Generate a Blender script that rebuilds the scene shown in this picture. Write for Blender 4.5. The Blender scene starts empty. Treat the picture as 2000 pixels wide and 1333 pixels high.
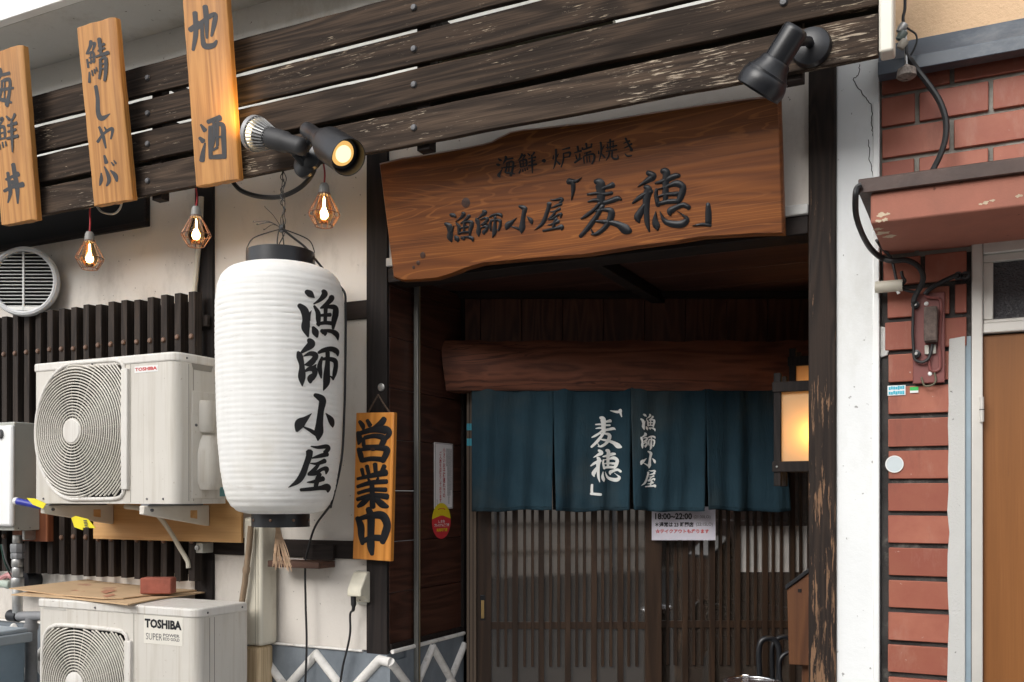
import bpy, bmesh, math, random
from mathutils import Vector, Matrix
random.seed(11)
sc = bpy.context.scene
COL = sc.collection

# ------------------------------------------------------------------ camera, sky, sun, exposure
TH = math.radians(26.3); CT, ST = math.cos(TH), math.sin(TH)
FPX, HOR = 1880.0, 970.0
CAM = Vector((0.0, -2.942, 1.5))
cd = bpy.data.cameras.new('camera'); cam = bpy.data.objects.new('camera', cd); COL.objects.link(cam)
cam.location = CAM; cam.rotation_euler = (math.pi/2, 0, TH)
cd.sensor_width = 36; cd.lens = 36*FPX/2000; cd.shift_y = (HOR-666.5)/2000
cd.clip_start = 0.05; cd.clip_end = 500
sc.camera = cam
w = bpy.data.worlds.new('World'); sc.world = w; w.use_nodes = True
wn = w.node_tree; bg = wn.nodes['Background']
sky = wn.nodes.new('ShaderNodeTexSky'); sky.sky_type = 'NISHITA'; sky.sun_disc = False
SUN_EL, SUN_AZ = math.radians(34), math.radians(196)
sky.sun_elevation = SUN_EL; sky.sun_rotation = SUN_AZ; sky.dust_density = 3; sky.air_density = 1.0; sky.ozone_density = 1
hs = wn.nodes.new('ShaderNodeHueSaturation'); hs.inputs['Saturation'].default_value = 0.22
wn.links.new(sky.outputs[0], hs.inputs['Color']); wn.links.new(hs.outputs[0], bg.inputs[0])
bg.inputs[1].default_value = 0.15
sd = bpy.data.lights.new('sun', 'SUN'); so = bpy.data.objects.new('sun', sd); COL.objects.link(so)
sd.energy = 0.7; sd.angle = math.radians(40); sd.color = (1, 0.96, 0.9)
_sv = Vector((math.sin(SUN_AZ)*math.cos(SUN_EL), math.cos(SUN_AZ)*math.cos(SUN_EL), math.sin(SUN_EL)))
so.rotation_euler = _sv.to_track_quat('Z', 'Y').to_euler(); so.location = (0, -6, 12)
sc.view_settings.view_transform = 'Standard'; sc.view_settings.look = 'None'
sc.view_settings.gamma = 1; sc.view_settings.exposure = 0.82

# ------------------------------------------------------------------ measuring helpers: a photo pixel seen on a real plane
def ray(px, py):
    X = (px-1000)/FPX
    return Vector((X*CT-ST, X*ST+CT, (HOR-py)/FPX))
def atY(px, py, y=0.0):
    d = ray(px, py); return CAM + d*((y-CAM.y)/d.y)
def atX(px, py, x):
    d = ray(px, py); return CAM + d*((x-CAM.x)/d.x)
def atZ(px, py, z):
    d = ray(px, py); return CAM + d*((z-CAM.z)/d.z)
def frame(O, ex, ey):
    ez = ex.cross(ey)
    return Matrix(((ex.x, ey.x, ez.x, O[0]), (ex.y, ey.y, ez.y, O[1]), (ex.z, ey.z, ez.z, O[2]), (0, 0, 0, 1)))
def leanframe(O, deg):   # local x along the facade, y up the face, z out of the face
    p = math.radians(deg)
    return frame(O, Vector((1, 0, 0)), Vector((0, -math.sin(p), math.cos(p))))
def onplane(px, py, M):
    d = ray(px, py); n = M.to_3x3().col[2]; O = M.translation
    p = CAM + d*((O-CAM).dot(n)/d.dot(n))
    return M.inverted() @ p
DM = Matrix.Translation((-ST*3.976, CT*3.976+CAM.y, 0)) @ Matrix.Rotation(TH, 4, 'Z')   # frame of the angled doorway
def dX(px, D=3.976): return (px-1000)/FPX*D
def dZ(py, D=3.976): return CAM.z+(HOR-py)/FPX*D

# ------------------------------------------------------------------ object helpers
WM = {}
def tag(o, label=None, cat=None, group=None, kind=None):
    if label: o['label'] = label
    if cat: o['category'] = cat
    if group: o['group'] = group
    if kind: o['kind'] = kind
    return o
def thing(name, label, cat, loc=(0, 0, 0), group=None, M=None):
    o = bpy.data.objects.new(name, None); COL.objects.link(o); o.empty_display_size = 0.1
    m = M.copy() if M is not None else Matrix.Translation(loc)
    o.matrix_world = m; WM[o] = m
    return tag(o, label, cat, group)

class MB:
    def __init__(s): s.bm = bmesh.new()
    def face(s, pts):
        vs = [s.bm.verts.new(p) for p in pts]
        return s.bm.faces.new(vs)
    def box(s, x0, x1, y0, y1, z0, z1, M=None):
        x0, x1 = min(x0, x1), max(x0, x1); y0, y1 = min(y0, y1), max(y0, y1); z0, z1 = min(z0, z1), max(z0, z1)
        c = [Vector((x, y, z)) for z in (z0, z1) for y in (y0, y1) for x in (x0, x1)]
        if M is not None: c = [M @ v for v in c]
        v = [s.bm.verts.new(p) for p in c]
        for f in ((0, 2, 3, 1), (4, 5, 7, 6), (0, 1, 5, 4), (2, 6, 7, 3), (0, 4, 6, 2), (1, 3, 7, 5)):
            s.bm.faces.new([v[i] for i in f])
        return s
    def obox(s, a, b, wdt, hgt, up=(0, 0, 1)):      # bar from a to b
        a, b = Vector(a), Vector(b); d = (b-a).normalized(); u = Vector(up)
        if abs(d.dot(u)) > .98: u = Vector((0, 1, 0))
        sd_ = d.cross(u).normalized(); u = sd_.cross(d)
        M = Matrix(((d.x, sd_.x, u.x, a.x), (d.y, sd_.y, u.y, a.y), (d.z, sd_.z, u.z, a.z), (0, 0, 0, 1)))
        return s.box(0, (b-a).length, -wdt/2, wdt/2, -hgt/2, hgt/2, M)
    def prism(s, poly, h0, h1, f):                  # f(u, v, h) -> point
        n = len(poly)
        A = [s.bm.verts.new(f(u, v, h0)) for u, v in poly]; B = [s.bm.verts.new(f(u, v, h1)) for u, v in poly]
        s.bm.faces.new(A); s.bm.faces.new(B[::-1])
        for i in range(n): s.bm.faces.new((A[i], B[i], B[(i+1) % n], A[(i+1) % n]))
        return s
    def tube(s, pts, r, seg=8, closed=False, sq=(1, 1)):
        pts = [Vector(p) for p in pts]; n = len(pts); rings = []
        rr = r if isinstance(r, (list, tuple)) else [r]*n
        prev = None
        for i, p in enumerate(pts):
            if closed: t = pts[(i+1) % n]-pts[i-1]
            else: t = pts[min(i+1, n-1)]-pts[max(i-1, 0)]
            t = t.normalized() if t.length > 1e-9 else Vector((0, 0, 1))
            if prev is None:
                a = Vector((0, 0, 1)) if abs(t.z) < .9 else Vector((0, 1, 0))
                u = t.cross(a).normalized()
            else:
                u = prev - t*prev.dot(t)
                u = u.normalized() if u.length > 1e-6 else t.orthogonal().normalized()
            prev = u; v = t.cross(u)
            rings.append([s.bm.verts.new(p+(u*math.cos(2*math.pi*k/seg)*sq[0]+v*math.sin(2*math.pi*k/seg)*sq[1])*rr[i]) for k in range(seg)])
        m = n if closed else n-1
        for i in range(m):
            A, B = rings[i], rings[(i+1) % n]
            for k in range(seg): s.bm.faces.new((A[k], A[(k+1) % seg], B[(k+1) % seg], B[k]))
        if not closed:
            s.bm.faces.new(rings[0][::-1]); s.bm.faces.new(rings[-1])
        return s
    def lathe(s, prof, M=None, seg=32, cap=True):   # prof: (radius, height) about local z
        M = M or Matrix.Identity(4); rings = []
        for r, h in prof:
            rings.append([s.bm.verts.new(M @ Vector((r*math.cos(2*math.pi*k/seg), r*math.sin(2*math.pi*k/seg), h))) for k in range(seg)])
        for A, B in zip(rings, rings[1:]):
            for k in range(seg): s.bm.faces.new((A[k], A[(k+1) % seg], B[(k+1) % seg], B[k]))
        if cap:
            s.bm.faces.new(rings[0][::-1]); s.bm.faces.new(rings[-1])
        return s
    def build(s, name, mat, parent=None, M=None, bevel=0.0, smooth=True, seg=2, norm=True):
        bm = s.bm
        if norm: bmesh.ops.recalc_face_normals(bm, faces=bm.faces[:])
        M = M.copy() if M is not None else Matrix.Identity(4)
        lo = Vector((min(v.co[i] for v in bm.verts) for i in range(3))); hi = Vector((max(v.co[i] for v in bm.verts) for i in range(3)))
        c = (lo+hi)/2
        for v in bm.verts: v.co -= c
        me = bpy.data.meshes.new(name); bm.to_mesh(me); bm.free()
        if smooth:
            me.polygons.foreach_set('use_smooth', [True]*len(me.polygons))
            me.set_sharp_from_angle(angle=math.radians(38))
        return link(name, me, mat, parent, M @ Matrix.Translation(c), bevel, seg)
def link(name, me, mat, parent, Mw, bevel=0.0, seg=2):
    o = bpy.data.objects.new(name, me); COL.objects.link(o)
    if mat is not None:
        me.materials.clear(); me.materials.append(mat)
    WM[o] = Mw
    if parent is not None:
        o.parent = parent; o.matrix_parent_inverse = Matrix.Identity(4); o.matrix_basis = WM[parent].inverted() @ Mw
    else: o.matrix_world = Mw
    if bevel > 0:
        b = o.modifiers.new('bevel', 'BEVEL'); b.width = bevel; b.segments = seg; b.limit_method = 'ANGLE'; b.angle_limit = math.radians(40)
    return o
def B(name, mat, parent, x0, x1, y0, y1, z0, z1, bevel=0.002, M=None):
    return MB().box(x0, x1, y0, y1, z0, z1).build(name, mat, parent, M, bevel)
def spline(pts, n=8, closed=False):
    P = [Vector(p) for p in pts]; out = []; k = len(P)
    rng = range(k) if closed else range(k-1)
    for i in rng:
        if closed: a, b, c, d = P[i-1], P[i], P[(i+1) % k], P[(i+2) % k]
        else: a, b, c, d = P[max(i-1, 0)], P[i], P[i+1], P[min(i+2, k-1)]
        for j in range(n):
            t = j/n
            out.append(0.5*((2*b)+(c-a)*t+(2*a-5*b+4*c-d)*t*t+(3*b-a-3*c+d)*t*t*t))
    if not closed: out.append(P[-1])
    return out
def text(body, name, mat, parent, M, x0, x1, y0, y1, h=0.0006, bold=0.0, spacing=1.0, align='LEFT', label=None):
    c = bpy.data.curves.new('t', 'FONT'); c.body = body; c.size = 1; c.offset = bold; c.space_line = spacing; c.align_x = align
    c.resolution_u = 2
    o = bpy.data.objects.new('t', c); COL.objects.link(o)
    dg = bpy.context.evaluated_depsgraph_get(); dg.update()
    me = bpy.data.meshes.new_from_object(o.evaluated_get(dg))
    bpy.data.objects.remove(o); bpy.data.curves.remove(c)
    xs = [v.co.x for v in me.vertices]; ys = [v.co.y for v in me.vertices]
    a0, a1, b0, b1 = min(xs), max(xs), min(ys), max(ys)
    for v in me.vertices:
        v.co = Vector(((v.co.x-a0)/(a1-a0)*(x1-x0)-(x1-x0)/2, (v.co.y-b0)/max(b1-b0, 1e-6)*(y1-y0)-(y1-y0)/2, 0))
    return link(name, me, mat, parent, M @ Matrix.Translation(((x0+x1)/2, (y0+y1)/2, h)))

# ------------------------------------------------------------------ materials (all procedural)
class N:
    def __init__(s, name):
        s.m = bpy.data.materials.new(name); s.m.use_nodes = True; s.t = s.m.node_tree
        s.b = s.t.nodes['Principled BSDF']; s.out = s.t.nodes['Material Output']
    def n(s, typ, **kw):
        nd = s.t.nodes.new(typ)
        for k, v in kw.items():
            if k in nd.inputs: s.set(nd.inputs[k], v)
            else: setattr(nd, k, v)
        return nd
    def set(s, inp, v):
        if isinstance(v, bpy.types.NodeSocket): s.t.links.new(v, inp)
        else:
            if isinstance(v, tuple) and len(v) == 3 and inp.type == 'RGBA': v = (*v, 1)
            inp.default_value = v
    def p(s, **kw):
        for k, v in kw.items(): s.set(s.b.inputs[k.replace('_', ' ')], v)
    def vec(s, scale=(1, 1, 1), rnd=True):
        co = s.n('ShaderNodeTexCoord').outputs['Object']
        if rnd:
            oi = s.n('ShaderNodeObjectInfo').outputs['Random']
            mu = s.n('ShaderNodeMath', operation='MULTIPLY'); s.set(mu.inputs[0], oi); mu.inputs[1].default_value = 37.0
            ad = s.n('ShaderNodeVectorMath', operation='ADD'); s.set(ad.inputs[0], co); s.set(ad.inputs[1], mu.outputs[0]); co = ad.outputs[0]
        mp = s.n('ShaderNodeMapping'); s.set(mp.inputs['Vector'], co); mp.inputs['Scale'].default_value = scale
        return mp.outputs[0]
    def noise(s, vec, scale=5.0, detail=4.0, rough=.55, dist=0.0):
        nd = s.n('ShaderNodeTexNoise'); s.set(nd.inputs['Vector'], vec); nd.inputs['Scale'].default_value = scale
        nd.inputs['Detail'].default_value = detail; nd.inputs['Roughness'].default_value = rough; nd.inputs['Distortion'].default_value = dist
        return nd.outputs['Fac']
    def ramp(s, fac, stops):
        nd = s.n('ShaderNodeValToRGB'); s.set(nd.inputs[0], fac); e = nd.color_ramp.elements
        while len(e) < len(stops): e.new(0.5)
        for el, (p_, c_) in zip(e, stops):
            el.position = p_; el.color = (*c_, 1) if isinstance(c_, tuple) else (c_, c_, c_, 1)
        return nd.outputs[0]
    def mix(s, fac, a, b, mode='MIX'):
        nd = s.n('ShaderNodeMix', data_type='RGBA', blend_type=mode)
        s.set(nd.inputs[0], fac); s.set(nd.inputs[6], a); s.set(nd.inputs[7], b); return nd.outputs[2]
    def math(s, op, a, b=0.0, clamp=False):
        nd = s.n('ShaderNodeMath', operation=op, use_clamp=clamp); s.set(nd.inputs[0], a); s.set(nd.inputs[1], b); return nd.outputs[0]
    def bump(s, h, strength=.3, dist=.01):
        nd = s.n('ShaderNodeBump'); s.set(nd.inputs['Height'], h); nd.inputs['Strength'].default_value = strength; nd.inputs['Distance'].default_value = dist
        s.set(s.b.inputs['Normal'], nd.outputs[0])

def plain(name, col, rough=.5, metal=0.0, var=.18, scale=7.0, bump=0.0, bscale=60.0, stretch=(1, 1, 1), dirt=None, spec=None, dirt_at=(.55, .72)):
    k = N(name); v = k.vec(stretch)
    f = k.noise(v, scale, 5, .6)
    lo = tuple(c*(1-var) for c in col); hi = tuple(min(1, c*(1+var*.7)) for c in col)
    c = k.ramp(f, [(.3, lo), (.7, hi)])
    if dirt:
        d = k.noise(k.vec(tuple(q*1.3 for q in stretch)), scale*.55, 8, .72)
        c = k.mix(k.ramp(d, [(dirt_at[0], 0.0), (dirt_at[1], 1.0)]), c, dirt)
    k.p(Base_Color=c, Roughness=rough, Metallic=metal)
    if spec is not None: k.b.inputs['Specular IOR Level'].default_value = spec
    if bump: k.bump(k.noise(k.vec(stretch), bscale, 4, .6), bump, .004)
    return k.m

def wood(name, stops, axis='X', across=7.0, along=.9, rings=26.0, fibre=.35, rough=.6, wear=None, wear_at=(.60, .70), bump=.25, knots=False, spec=.4, big=.5, we=None, grad=0.0, gradx=None, lines=None):
    """grain contours of a noise field stretched along the axis, fine fibres over it, worn flecks on top"""
    k = N(name)
    st = {'X': (along, across, across), 'Y': (across, along, across), 'Z': (across, across, along)}[axis]
    fi = {'X': (5, 230, 230), 'Y': (230, 5, 230), 'Z': (230, 230, 5)}[axis]
    we = we or {'X': (16, 210, 210), 'Y': (210, 16, 210), 'Z': (210, 210, 16)}[axis]
    f = k.noise(k.vec(st), 1.0, 2.2, .45, .25)
    ring = k.math('SINE', k.math('MULTIPLY', f, rings*6.283)); ring = k.math('MULTIPLY_ADD', ring, .5); 
    k.t.nodes[-1].inputs[2].default_value = .5
    fib = k.noise(k.vec(fi), 1.0, 3, .6)
    blot = k.noise(k.vec(st), 2.3, 4, .6)
    t = k.math('ADD', k.math('MULTIPLY', ring, 1-fibre-big*.5), k.math('ADD', k.math('MULTIPLY', fib, fibre), k.math('MULTIPLY', blot, big*.5)))
    c = k.ramp(t, stops)
    if lines:
        f2 = k.noise(k.vec(tuple(q*.8 for q in st)), 1.0, 3, .5, 1.2)
        r2 = k.math('SINE', k.math('MULTIPLY', f2, rings*11))
        msk = k.ramp(k.noise(k.vec(tuple(q*.5 for q in st)), 1.0, 2, .5), [(.44, 0.0), (.58, lines[1])])
        c = k.mix(k.math('MULTIPLY', k.ramp(r2, [(.70, 0.0), (.97, 1.0)]), msk), c, lines[0])
    if knots:
        vo = k.n('ShaderNodeTexVoronoi'); k.set(vo.inputs['Vector'], k.vec(tuple(q*.62 for q in st))); vo.inputs['Scale'].default_value = 1.0
        kn = k.ramp(vo.outputs['Distance'], [(.05, 1.0), (.13, 0.0)])
        c = k.mix(kn, c, tuple(q*.35 for q in stops[0][1]))
    if wear:
        a = k.noise(k.vec(we), 1.0, 6, .7, .4); b = k.noise(k.vec((2.2, 2.2, 2.2)), 2.0, 3, .6)
        s_ = k.math('ADD', a, k.math('MULTIPLY', k.math('SUBTRACT', b, .5), .55))
        if gradx:
            sx_ = k.n('ShaderNodeSeparateXYZ'); k.set(sx_.inputs[0], k.n('ShaderNodeTexCoord').outputs['Object'])
            mr = k.n('ShaderNodeMapRange'); k.set(mr.inputs[0], sx_.outputs['X']); mr.inputs[1].default_value = gradx[0]; mr.inputs[2].default_value = gradx[1]; mr.inputs[4].default_value = gradx[2]
            s_ = k.math('ADD', s_, mr.outputs[0])
        if grad:
            sx_ = k.n('ShaderNodeSeparateXYZ'); k.set(sx_.inputs[0], k.n('ShaderNodeTexCoord').outputs['Object'])
            s_ = k.math('SUBTRACT', s_, k.math('MULTIPLY', sx_.outputs['Z'], grad))
        c = k.mix(k.ramp(s_, [(wear_at[0], 0.0), (wear_at[1], 1.0)]), c, wear)
    k.p(Base_Color=c, Roughness=rough); k.b.inputs['Specular IOR Level'].default_value = spec
    if bump: k.bump(k.math('ADD', fib, k.math('MULTIPLY', ring, .6)), bump, .0015)
    return k.m

def emit(name, col, strength):
    k = N(name); k.p(Base_Color=(.02, .02, .02), Emission_Color=col, Emission_Strength=strength); return k.m

SLAT = wood('charred_board', [(.22, (.010, .0070, .0054)), (.5, (.031, .0215, .0155)), (.78, (.082, .054, .036))], 'X', 8, .55, 12, .55, .8, (.36, .29, .21), (.655, .73), .7, spec=.15)
SLATW = wood('weathered_board', [(.22, (.012, .0085, .0066)), (.5, (.040, .028, .0205)), (.78, (.105, .071, .048))], 'X', 8, .55, 12, .55, .8, (.40, .33, .25), (.62, .70), .7, spec=.15, gradx=(1.9, 3.1, .065))
PILLAR = wood('dark_pillar', [(.2, (.011, .009, .0085)), (.6, (.019, .015, .014)), (.9, (.030, .022, .019))], 'Z', 9, .6, 12, .4, .7, (.10, .07, .05), (.74, .80), .3, spec=.2)
PILLARW = wood('worn_pillar', [(.2, (.014, .010, .0085)), (.6, (.026, .018, .014)), (.9, (.04, .026, .019))], 'Z', 11, .9, 14, .4, .7, (.20, .115, .066), (.56, .61), .6, spec=.2, we=(105, 105, 8), grad=.09)
BEAM = wood('dark_beam', [(.2, (.012, .009, .008)), (.6, (.022, .016, .014)), (.9, (.034, .023, .019))], 'X', 9, .7, 12, .4, .7, (.10, .07, .05), (.74, .80), .3, spec=.2)
LATT = wood('lattice_wood', [(.2, (.016, .012, .0105)), (.6, (.034, .026, .0215)), (.9, (.060, .044, .035))], 'Z', 12, .8, 10, .4, .7, (.12, .08, .055), (.68, .78), .35, spec=.2)
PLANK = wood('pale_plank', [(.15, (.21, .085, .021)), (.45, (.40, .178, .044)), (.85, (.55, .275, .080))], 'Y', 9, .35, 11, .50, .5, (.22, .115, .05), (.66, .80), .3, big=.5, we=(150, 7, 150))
OPENW = wood('open_board', [(.15, (.50, .175, .03)), (.5, (.66, .26, .045)), (.85, (.76, .34, .075))], 'Y', 10, .5, 9, .35, .4, None, bump=.15)
SIGNW = wood('signboard_wood', [(.12, (.085, .026, .0085)), (.40, (.150, .047, .0125)), (.62, (.200, .065, .0155)), (.80, (.245, .081, .0195)), (.95, (.32, .115, .028))], 'X', 6.5, .55, 11, .40, .42, None, bump=.15, big=.6, spec=.4, lines=((.42, .16, .042), .42))
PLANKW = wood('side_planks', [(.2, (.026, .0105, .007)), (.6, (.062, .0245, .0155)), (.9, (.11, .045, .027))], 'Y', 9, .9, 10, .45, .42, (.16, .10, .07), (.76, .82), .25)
TRANS = wood('transom_planks', [(.2, (.05, .018, .011)), (.6, (.105, .039, .022)), (.9, (.17, .068, .036))], 'Z', 11, 1.6, 8, .4, .5, None, bump=.2, knots=True)
LOG = wood('lintel_log', [(.12, (.055, .021, .013)), (.42, (.135, .049, .028)), (.75, (.205, .075, .042)), (.95, (.29, .112, .062))], 'X', 12, 1.3, 7, .38, .6, None, bump=.6, big=.5, spec=.3, lines=((.028, .011, .008), .9))
CEIL = wood('ceiling_boards', [(.2, (.03, .012, .009)), (.6, (.06, .022, .014)), (.9, (.08, .03, .019))], 'X', 8, .7, 8, .4, .6)
DOORW = wood('sliding_door_wood', [(.2, (.018, .0098, .0056)), (.6, (.036, .0195, .011)), (.9, (.062, .034, .019))], 'Z', 9, .6, 10, .4, .45, None, bump=.2)
BOXW = wood('box_wood', [(.2, (.062, .022, .008)), (.6, (.105, .039, .0135)), (.9, (.145, .058, .02))], 'Z', 10, .6, 10, .4, .5)
NDOOR = wood('brown_door', [(.2, (.175, .066, .019)), (.6, (.225, .088, .025)), (.9, (.27, .112, .036))], 'Z', 8, .22, 6, .5, .42, (.12, .05, .02), (.70, .80), bump=.08, big=.6, we=(160, 160, 3))
PLY = wood('plywood', [(.2, (.46, .25, .09)), (.6, (.60, .345, .14)), (.9, (.69, .43, .20))], 'X', 5, .9, 9, .45, .6, (.33, .19, .09), (.66, .8), .15)
BAMB = wood('bamboo', [(.2, (.17, .12, .075)), (.6, (.28, .20, .13)), (.9, (.38, .29, .19))], 'Z', 30, 1, 5, .5, .45)
REED = wood('reed_wrap', [(.2, (.38, .27, .15)), (.6, (.55, .42, .26)), (.9, (.64, .52, .36))], 'Z', 26, 1, 8, .5, .7, (.2, .13, .07), (.68, .76))
MSTAND = wood('shelf_wood', [(.2, (.04, .018, .011)), (.6, (.075, .033, .019)), (.9, (.11, .05, .03))], 'X', 10, .8, 9, .4, .55)

def plaster(name, col, stain, stain_at=(.56, .78), bump=.25, bscale=45, spots=True):
    k = N(name)
    f = k.noise(k.vec((1, 1, 1)), 1.6, 6, .6)
    c = k.ramp(f, [(.3, tuple(q*.90 for q in col)), (.7, col)])
    s1 = k.noise(k.vec((1, 1, .45)), 2.6, 9, .72)
    c = k.mix(k.math('MULTIPLY', k.ramp(s1, [(stain_at[0], 0.0), (stain_at[1], 1.0)]), .75), c, stain)
    if spots:
        s2 = k.noise(k.vec((1, 1, 1)), 55, 3, .5); c = k.mix(k.ramp(s2, [(.715, 0.0), (.75, .8)]), c, tuple(q*.4 for q in stain))
    k.p(Base_Color=c, Roughness=.85); k.b.inputs['Specular IOR Level'].default_value = .25
    k.bump(k.noise(k.vec(), bscale, 6, .7), bump, .004)
    return k.m
WALL = plaster('wall_plaster', (.70, .655, .60), (.36, .32, .27), (.53, .76))
WALLUP = plaster('upper_plaster', (.70, .70, .67), (.30, .27, .19), (.52, .74), .6, 30)
PIER = plaster('white_painted_pier', (.80, .82, .82), (.56, .56, .52), (.54, .80), .3, 40, True)
SOFFIT = plaster('soffit_concrete', (.64, .63, .60), (.30, .26, .20), (.50, .75), .6, 50)
STUCCO = plaster('beige_stucco', (.72, .50, .315), (.50, .34, .21), (.58, .8), 1.0, 95, False)
RENDER = plaster('grey_render', (.58, .58, .56), (.40, .39, .37), (.55, .8), .7, 160, True)
CANOPY = plaster('red_canopy_paint', (.39, .155, .110), (.25, .115, .085), (.46, .7), .25, 70)
k_ = N('namako_slate'); f_ = k_.noise(k_.vec((1, 1, .6)), 4, 8, .7)
k_.p(Base_Color=k_.ramp(f_, [(.3, (.115, .135, .155)), (.55, (.175, .20, .225)), (.75, (.25, .28, .30))]), Roughness=.75); k_.bump(k_.noise(k_.vec(), 30, 6, .7), .3, .004); SLATE = k_.m
LIME = plain('lime_strip', (.72, .70, .665), .8, var=.15, scale=20, bump=.3, bscale=90, dirt=(.36, .33, .29))
k_ = N('brick_face'); geo = k_.n('ShaderNodeNewGeometry').outputs['Random Per Island']
c_ = k_.ramp(geo, [(0, (.265, .086, .053)), (.5, (.335, .116, .072)), (1, (.405, .152, .098))])
f_ = k_.noise(k_.vec((1, 1, 1), False), 9, 7, .65); c_ = k_.mix(k_.ramp(f_, [(.35, .5), (.7, 0.0)]), c_, (.24, .058, .042))
f_ = k_.noise(k_.vec((1.3, 1, .5), False), 7, 9, .75); c_ = k_.mix(k_.ramp(f_, [(.54, 0.0), (.78, .5)]), c_, (.42, .25, .19)); f_ = k_.noise(k_.vec((1.2, 1, .35), False), 4.5, 9, .78); c_ = k_.mix(k_.ramp(f_, [(.55, 0.0), (.72, .55)]), c_, (.13, .05, .038)); f_ = k_.noise(k_.vec((1, 1, 1), False), 42, 4, .7); c_ = k_.mix(k_.ramp(f_, [(.69, 0.0), (.73, .7)]), c_, (.46, .36, .30))
k_.p(Base_Color=c_, Roughness=.55); k_.b.inputs['Specular IOR Level'].default_value = .35; k_.bump(k_.noise(k_.vec(), 60, 5, .6), .12, .003); BRICK = k_.m
MORTAR = plain('grey_mortar', (.27, .26, .23), .9, var=.4, scale=14, bump=.5, bscale=120)
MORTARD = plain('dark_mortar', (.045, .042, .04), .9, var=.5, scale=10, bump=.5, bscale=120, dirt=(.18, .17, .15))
FLASH = plain('slate_blue_flashing', (.062, .078, .10), .5, var=.25, scale=5, stretch=(.6, 1, 1), dirt=(.16, .175, .19), bump=.15)
RUST = plain('rusty_flashing', (.058, .033, .026), .6, var=.4, scale=9, dirt=(.13, .068, .048), bump=.3)
ACW = None
def acmat(name, col):
    k = N(name); f = k.noise(k.vec((14, 14, .8)), 1.6, 6, .65); g = k.noise(k.vec((1, 1, 1)), 2.5, 6, .6)
    c = k.ramp(g, [(.3, tuple(q*.9 for q in col)), (.7, col)])
    c = k.mix(k.ramp(f, [(.50, 0.0), (.74, .7)]), c, tuple(q*r for q, r in zip(col, (.66, .62, .56))))
    f3 = k.noise(k.vec((70, 70, 1.1)), 1.0, 4, .6); c = k.mix(k.ramp(f3, [(.57, 0.0), (.70, .5)]), c, tuple(q*r for q, r in zip(col, (.60, .53, .44))))
    sp = k.noise(k.vec((1, 1, 1)), 70, 3, .5); c = k.mix(k.ramp(sp, [(.70, 0.0), (.76, .6)]), c, (.25, .18, .12))
    k.p(Base_Color=c, Roughness=.42); k.b.inputs['Specular IOR Level'].default_value = .4
    return k.m
ACW = acmat('aircon_enamel', (.63, .60, .545)); ACT = acmat('aircon_lid', (.69, .665, .62)); ACG = plain('grille_plastic', (.64, .605, .535), .45, var=.1)
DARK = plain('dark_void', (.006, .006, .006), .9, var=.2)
BLACK = plain('black_plastic', (.013, .014, .017), .35, var=.25, scale=20)
RUBBER = plain('black_cable', (.012, .012, .013), .5, var=.2)
GREYP = plain('grey_pvc', (.22, .225, .235), .5, var=.2, dirt=(.13, .13, .13))
STEEL = plain('dull_steel', (.45, .45, .44), .38, metal=.8, var=.2, scale=20, dirt=(.25, .24, .22))
ALU = plain('aluminium_frame', (.62, .60, .56), .4, metal=.25, var=.08)
BRONZE = plain('bronze_aluminium', (.155, .115, .085), .4, metal=.4, var=.12, stretch=(1, 1, .2))
BRASS = plain('brass', (.55, .38, .16), .35, metal=.8, var=.2)
CHROME = plain('chrome', (.75, .76, .78), .12, metal=1, var=.05)
COPPER = plain('cage_wire', (.17, .085, .055), .45, metal=.4, var=.25)
STUD = plain('nail_head', (.16, .092, .062), .55, metal=.2, var=.3, scale=30)
BOLT = plain('bolt_head', (.11, .11, .115), .6, metal=.3, var=.3, scale=40)
BEIGEP = plain('beige_pipe', (.60, .565, .47), .45, var=.12, stretch=(1, 1, .3), dirt=(.42, .38, .30))
WHITEP = plain('white_plastic', (.74, .74, .72), .4, var=.06)
BOXGREY = plain('box_enamel', (.40, .405, .37), .45, var=.08); BOXWHITE = plain('box_white', (.80, .81, .80), .4, var=.04)
BLUEBIN = plain('blue_grey_bin', (.20, .27, .33), .55, var=.15, dirt=(.28, .33, .37)); BINLID = plain('bin_lid', (.36, .41, .45), .5, var=.12, dirt=(.25, .28, .3))
CARD = plain('cardboard', (.56, .385, .225), .8, var=.12, scale=5, dirt=(.42, .22, .14), dirt_at=(.60, .66)); CARDE = plain('cardboard_edge', (.40, .26, .15), .85)
REDBR = plain('red_brick', (.30, .085, .055), .8, var=.2, scale=25, bump=.5)
INK = plain('black_lacquer', (.010, .011, .014), .42, var=.2, spec=.35); INKM = plain('faded_black_paint', (.022, .0215, .024), .6, var=.3, scale=30)
INKL = plain('lantern_ink', (.010, .010, .011), .7, var=.2); WHITEINK = plain('white_dye', (.74, .75, .73), .8, var=.1, scale=40)
REDINK = plain('red_print', (.52, .045, .045), .6); GREYINK = plain('grey_print', (.06, .06, .065), .6); BLUEINK = plain('cyan_print', (.06, .42, .55), .5); GREENINK = plain('green_print', (.03, .42, .09), .5)
PAPERW = plain('white_paper', (.78, .78, .78), .7, var=.03); YELL = plain('yellow_tag', (.80, .68, .02), .5, var=.08); BLUET = plain('blue_tape', (.03, .04, .33), .4)
REDST = plain('red_sticker', (.62, .04, .05), .45, var=.05); YELST = plain('yellow_sticker', (.78, .60, .02), .45, var=.05); ORST = plain('orange_print', (.85, .33, .01), .5)
STRAW = plain('straw', (.62, .43, .28), .8, var=.25, scale=30)
REDW = plain('red_cord', (.42, .03, .035), .5); WOODR = wood('red_brown_board', [(.2, (.19, .06, .028)), (.6, (.29, .10, .045)), (.9, (.36, .14, .065))], 'Z', 9, .8, 8)
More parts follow.
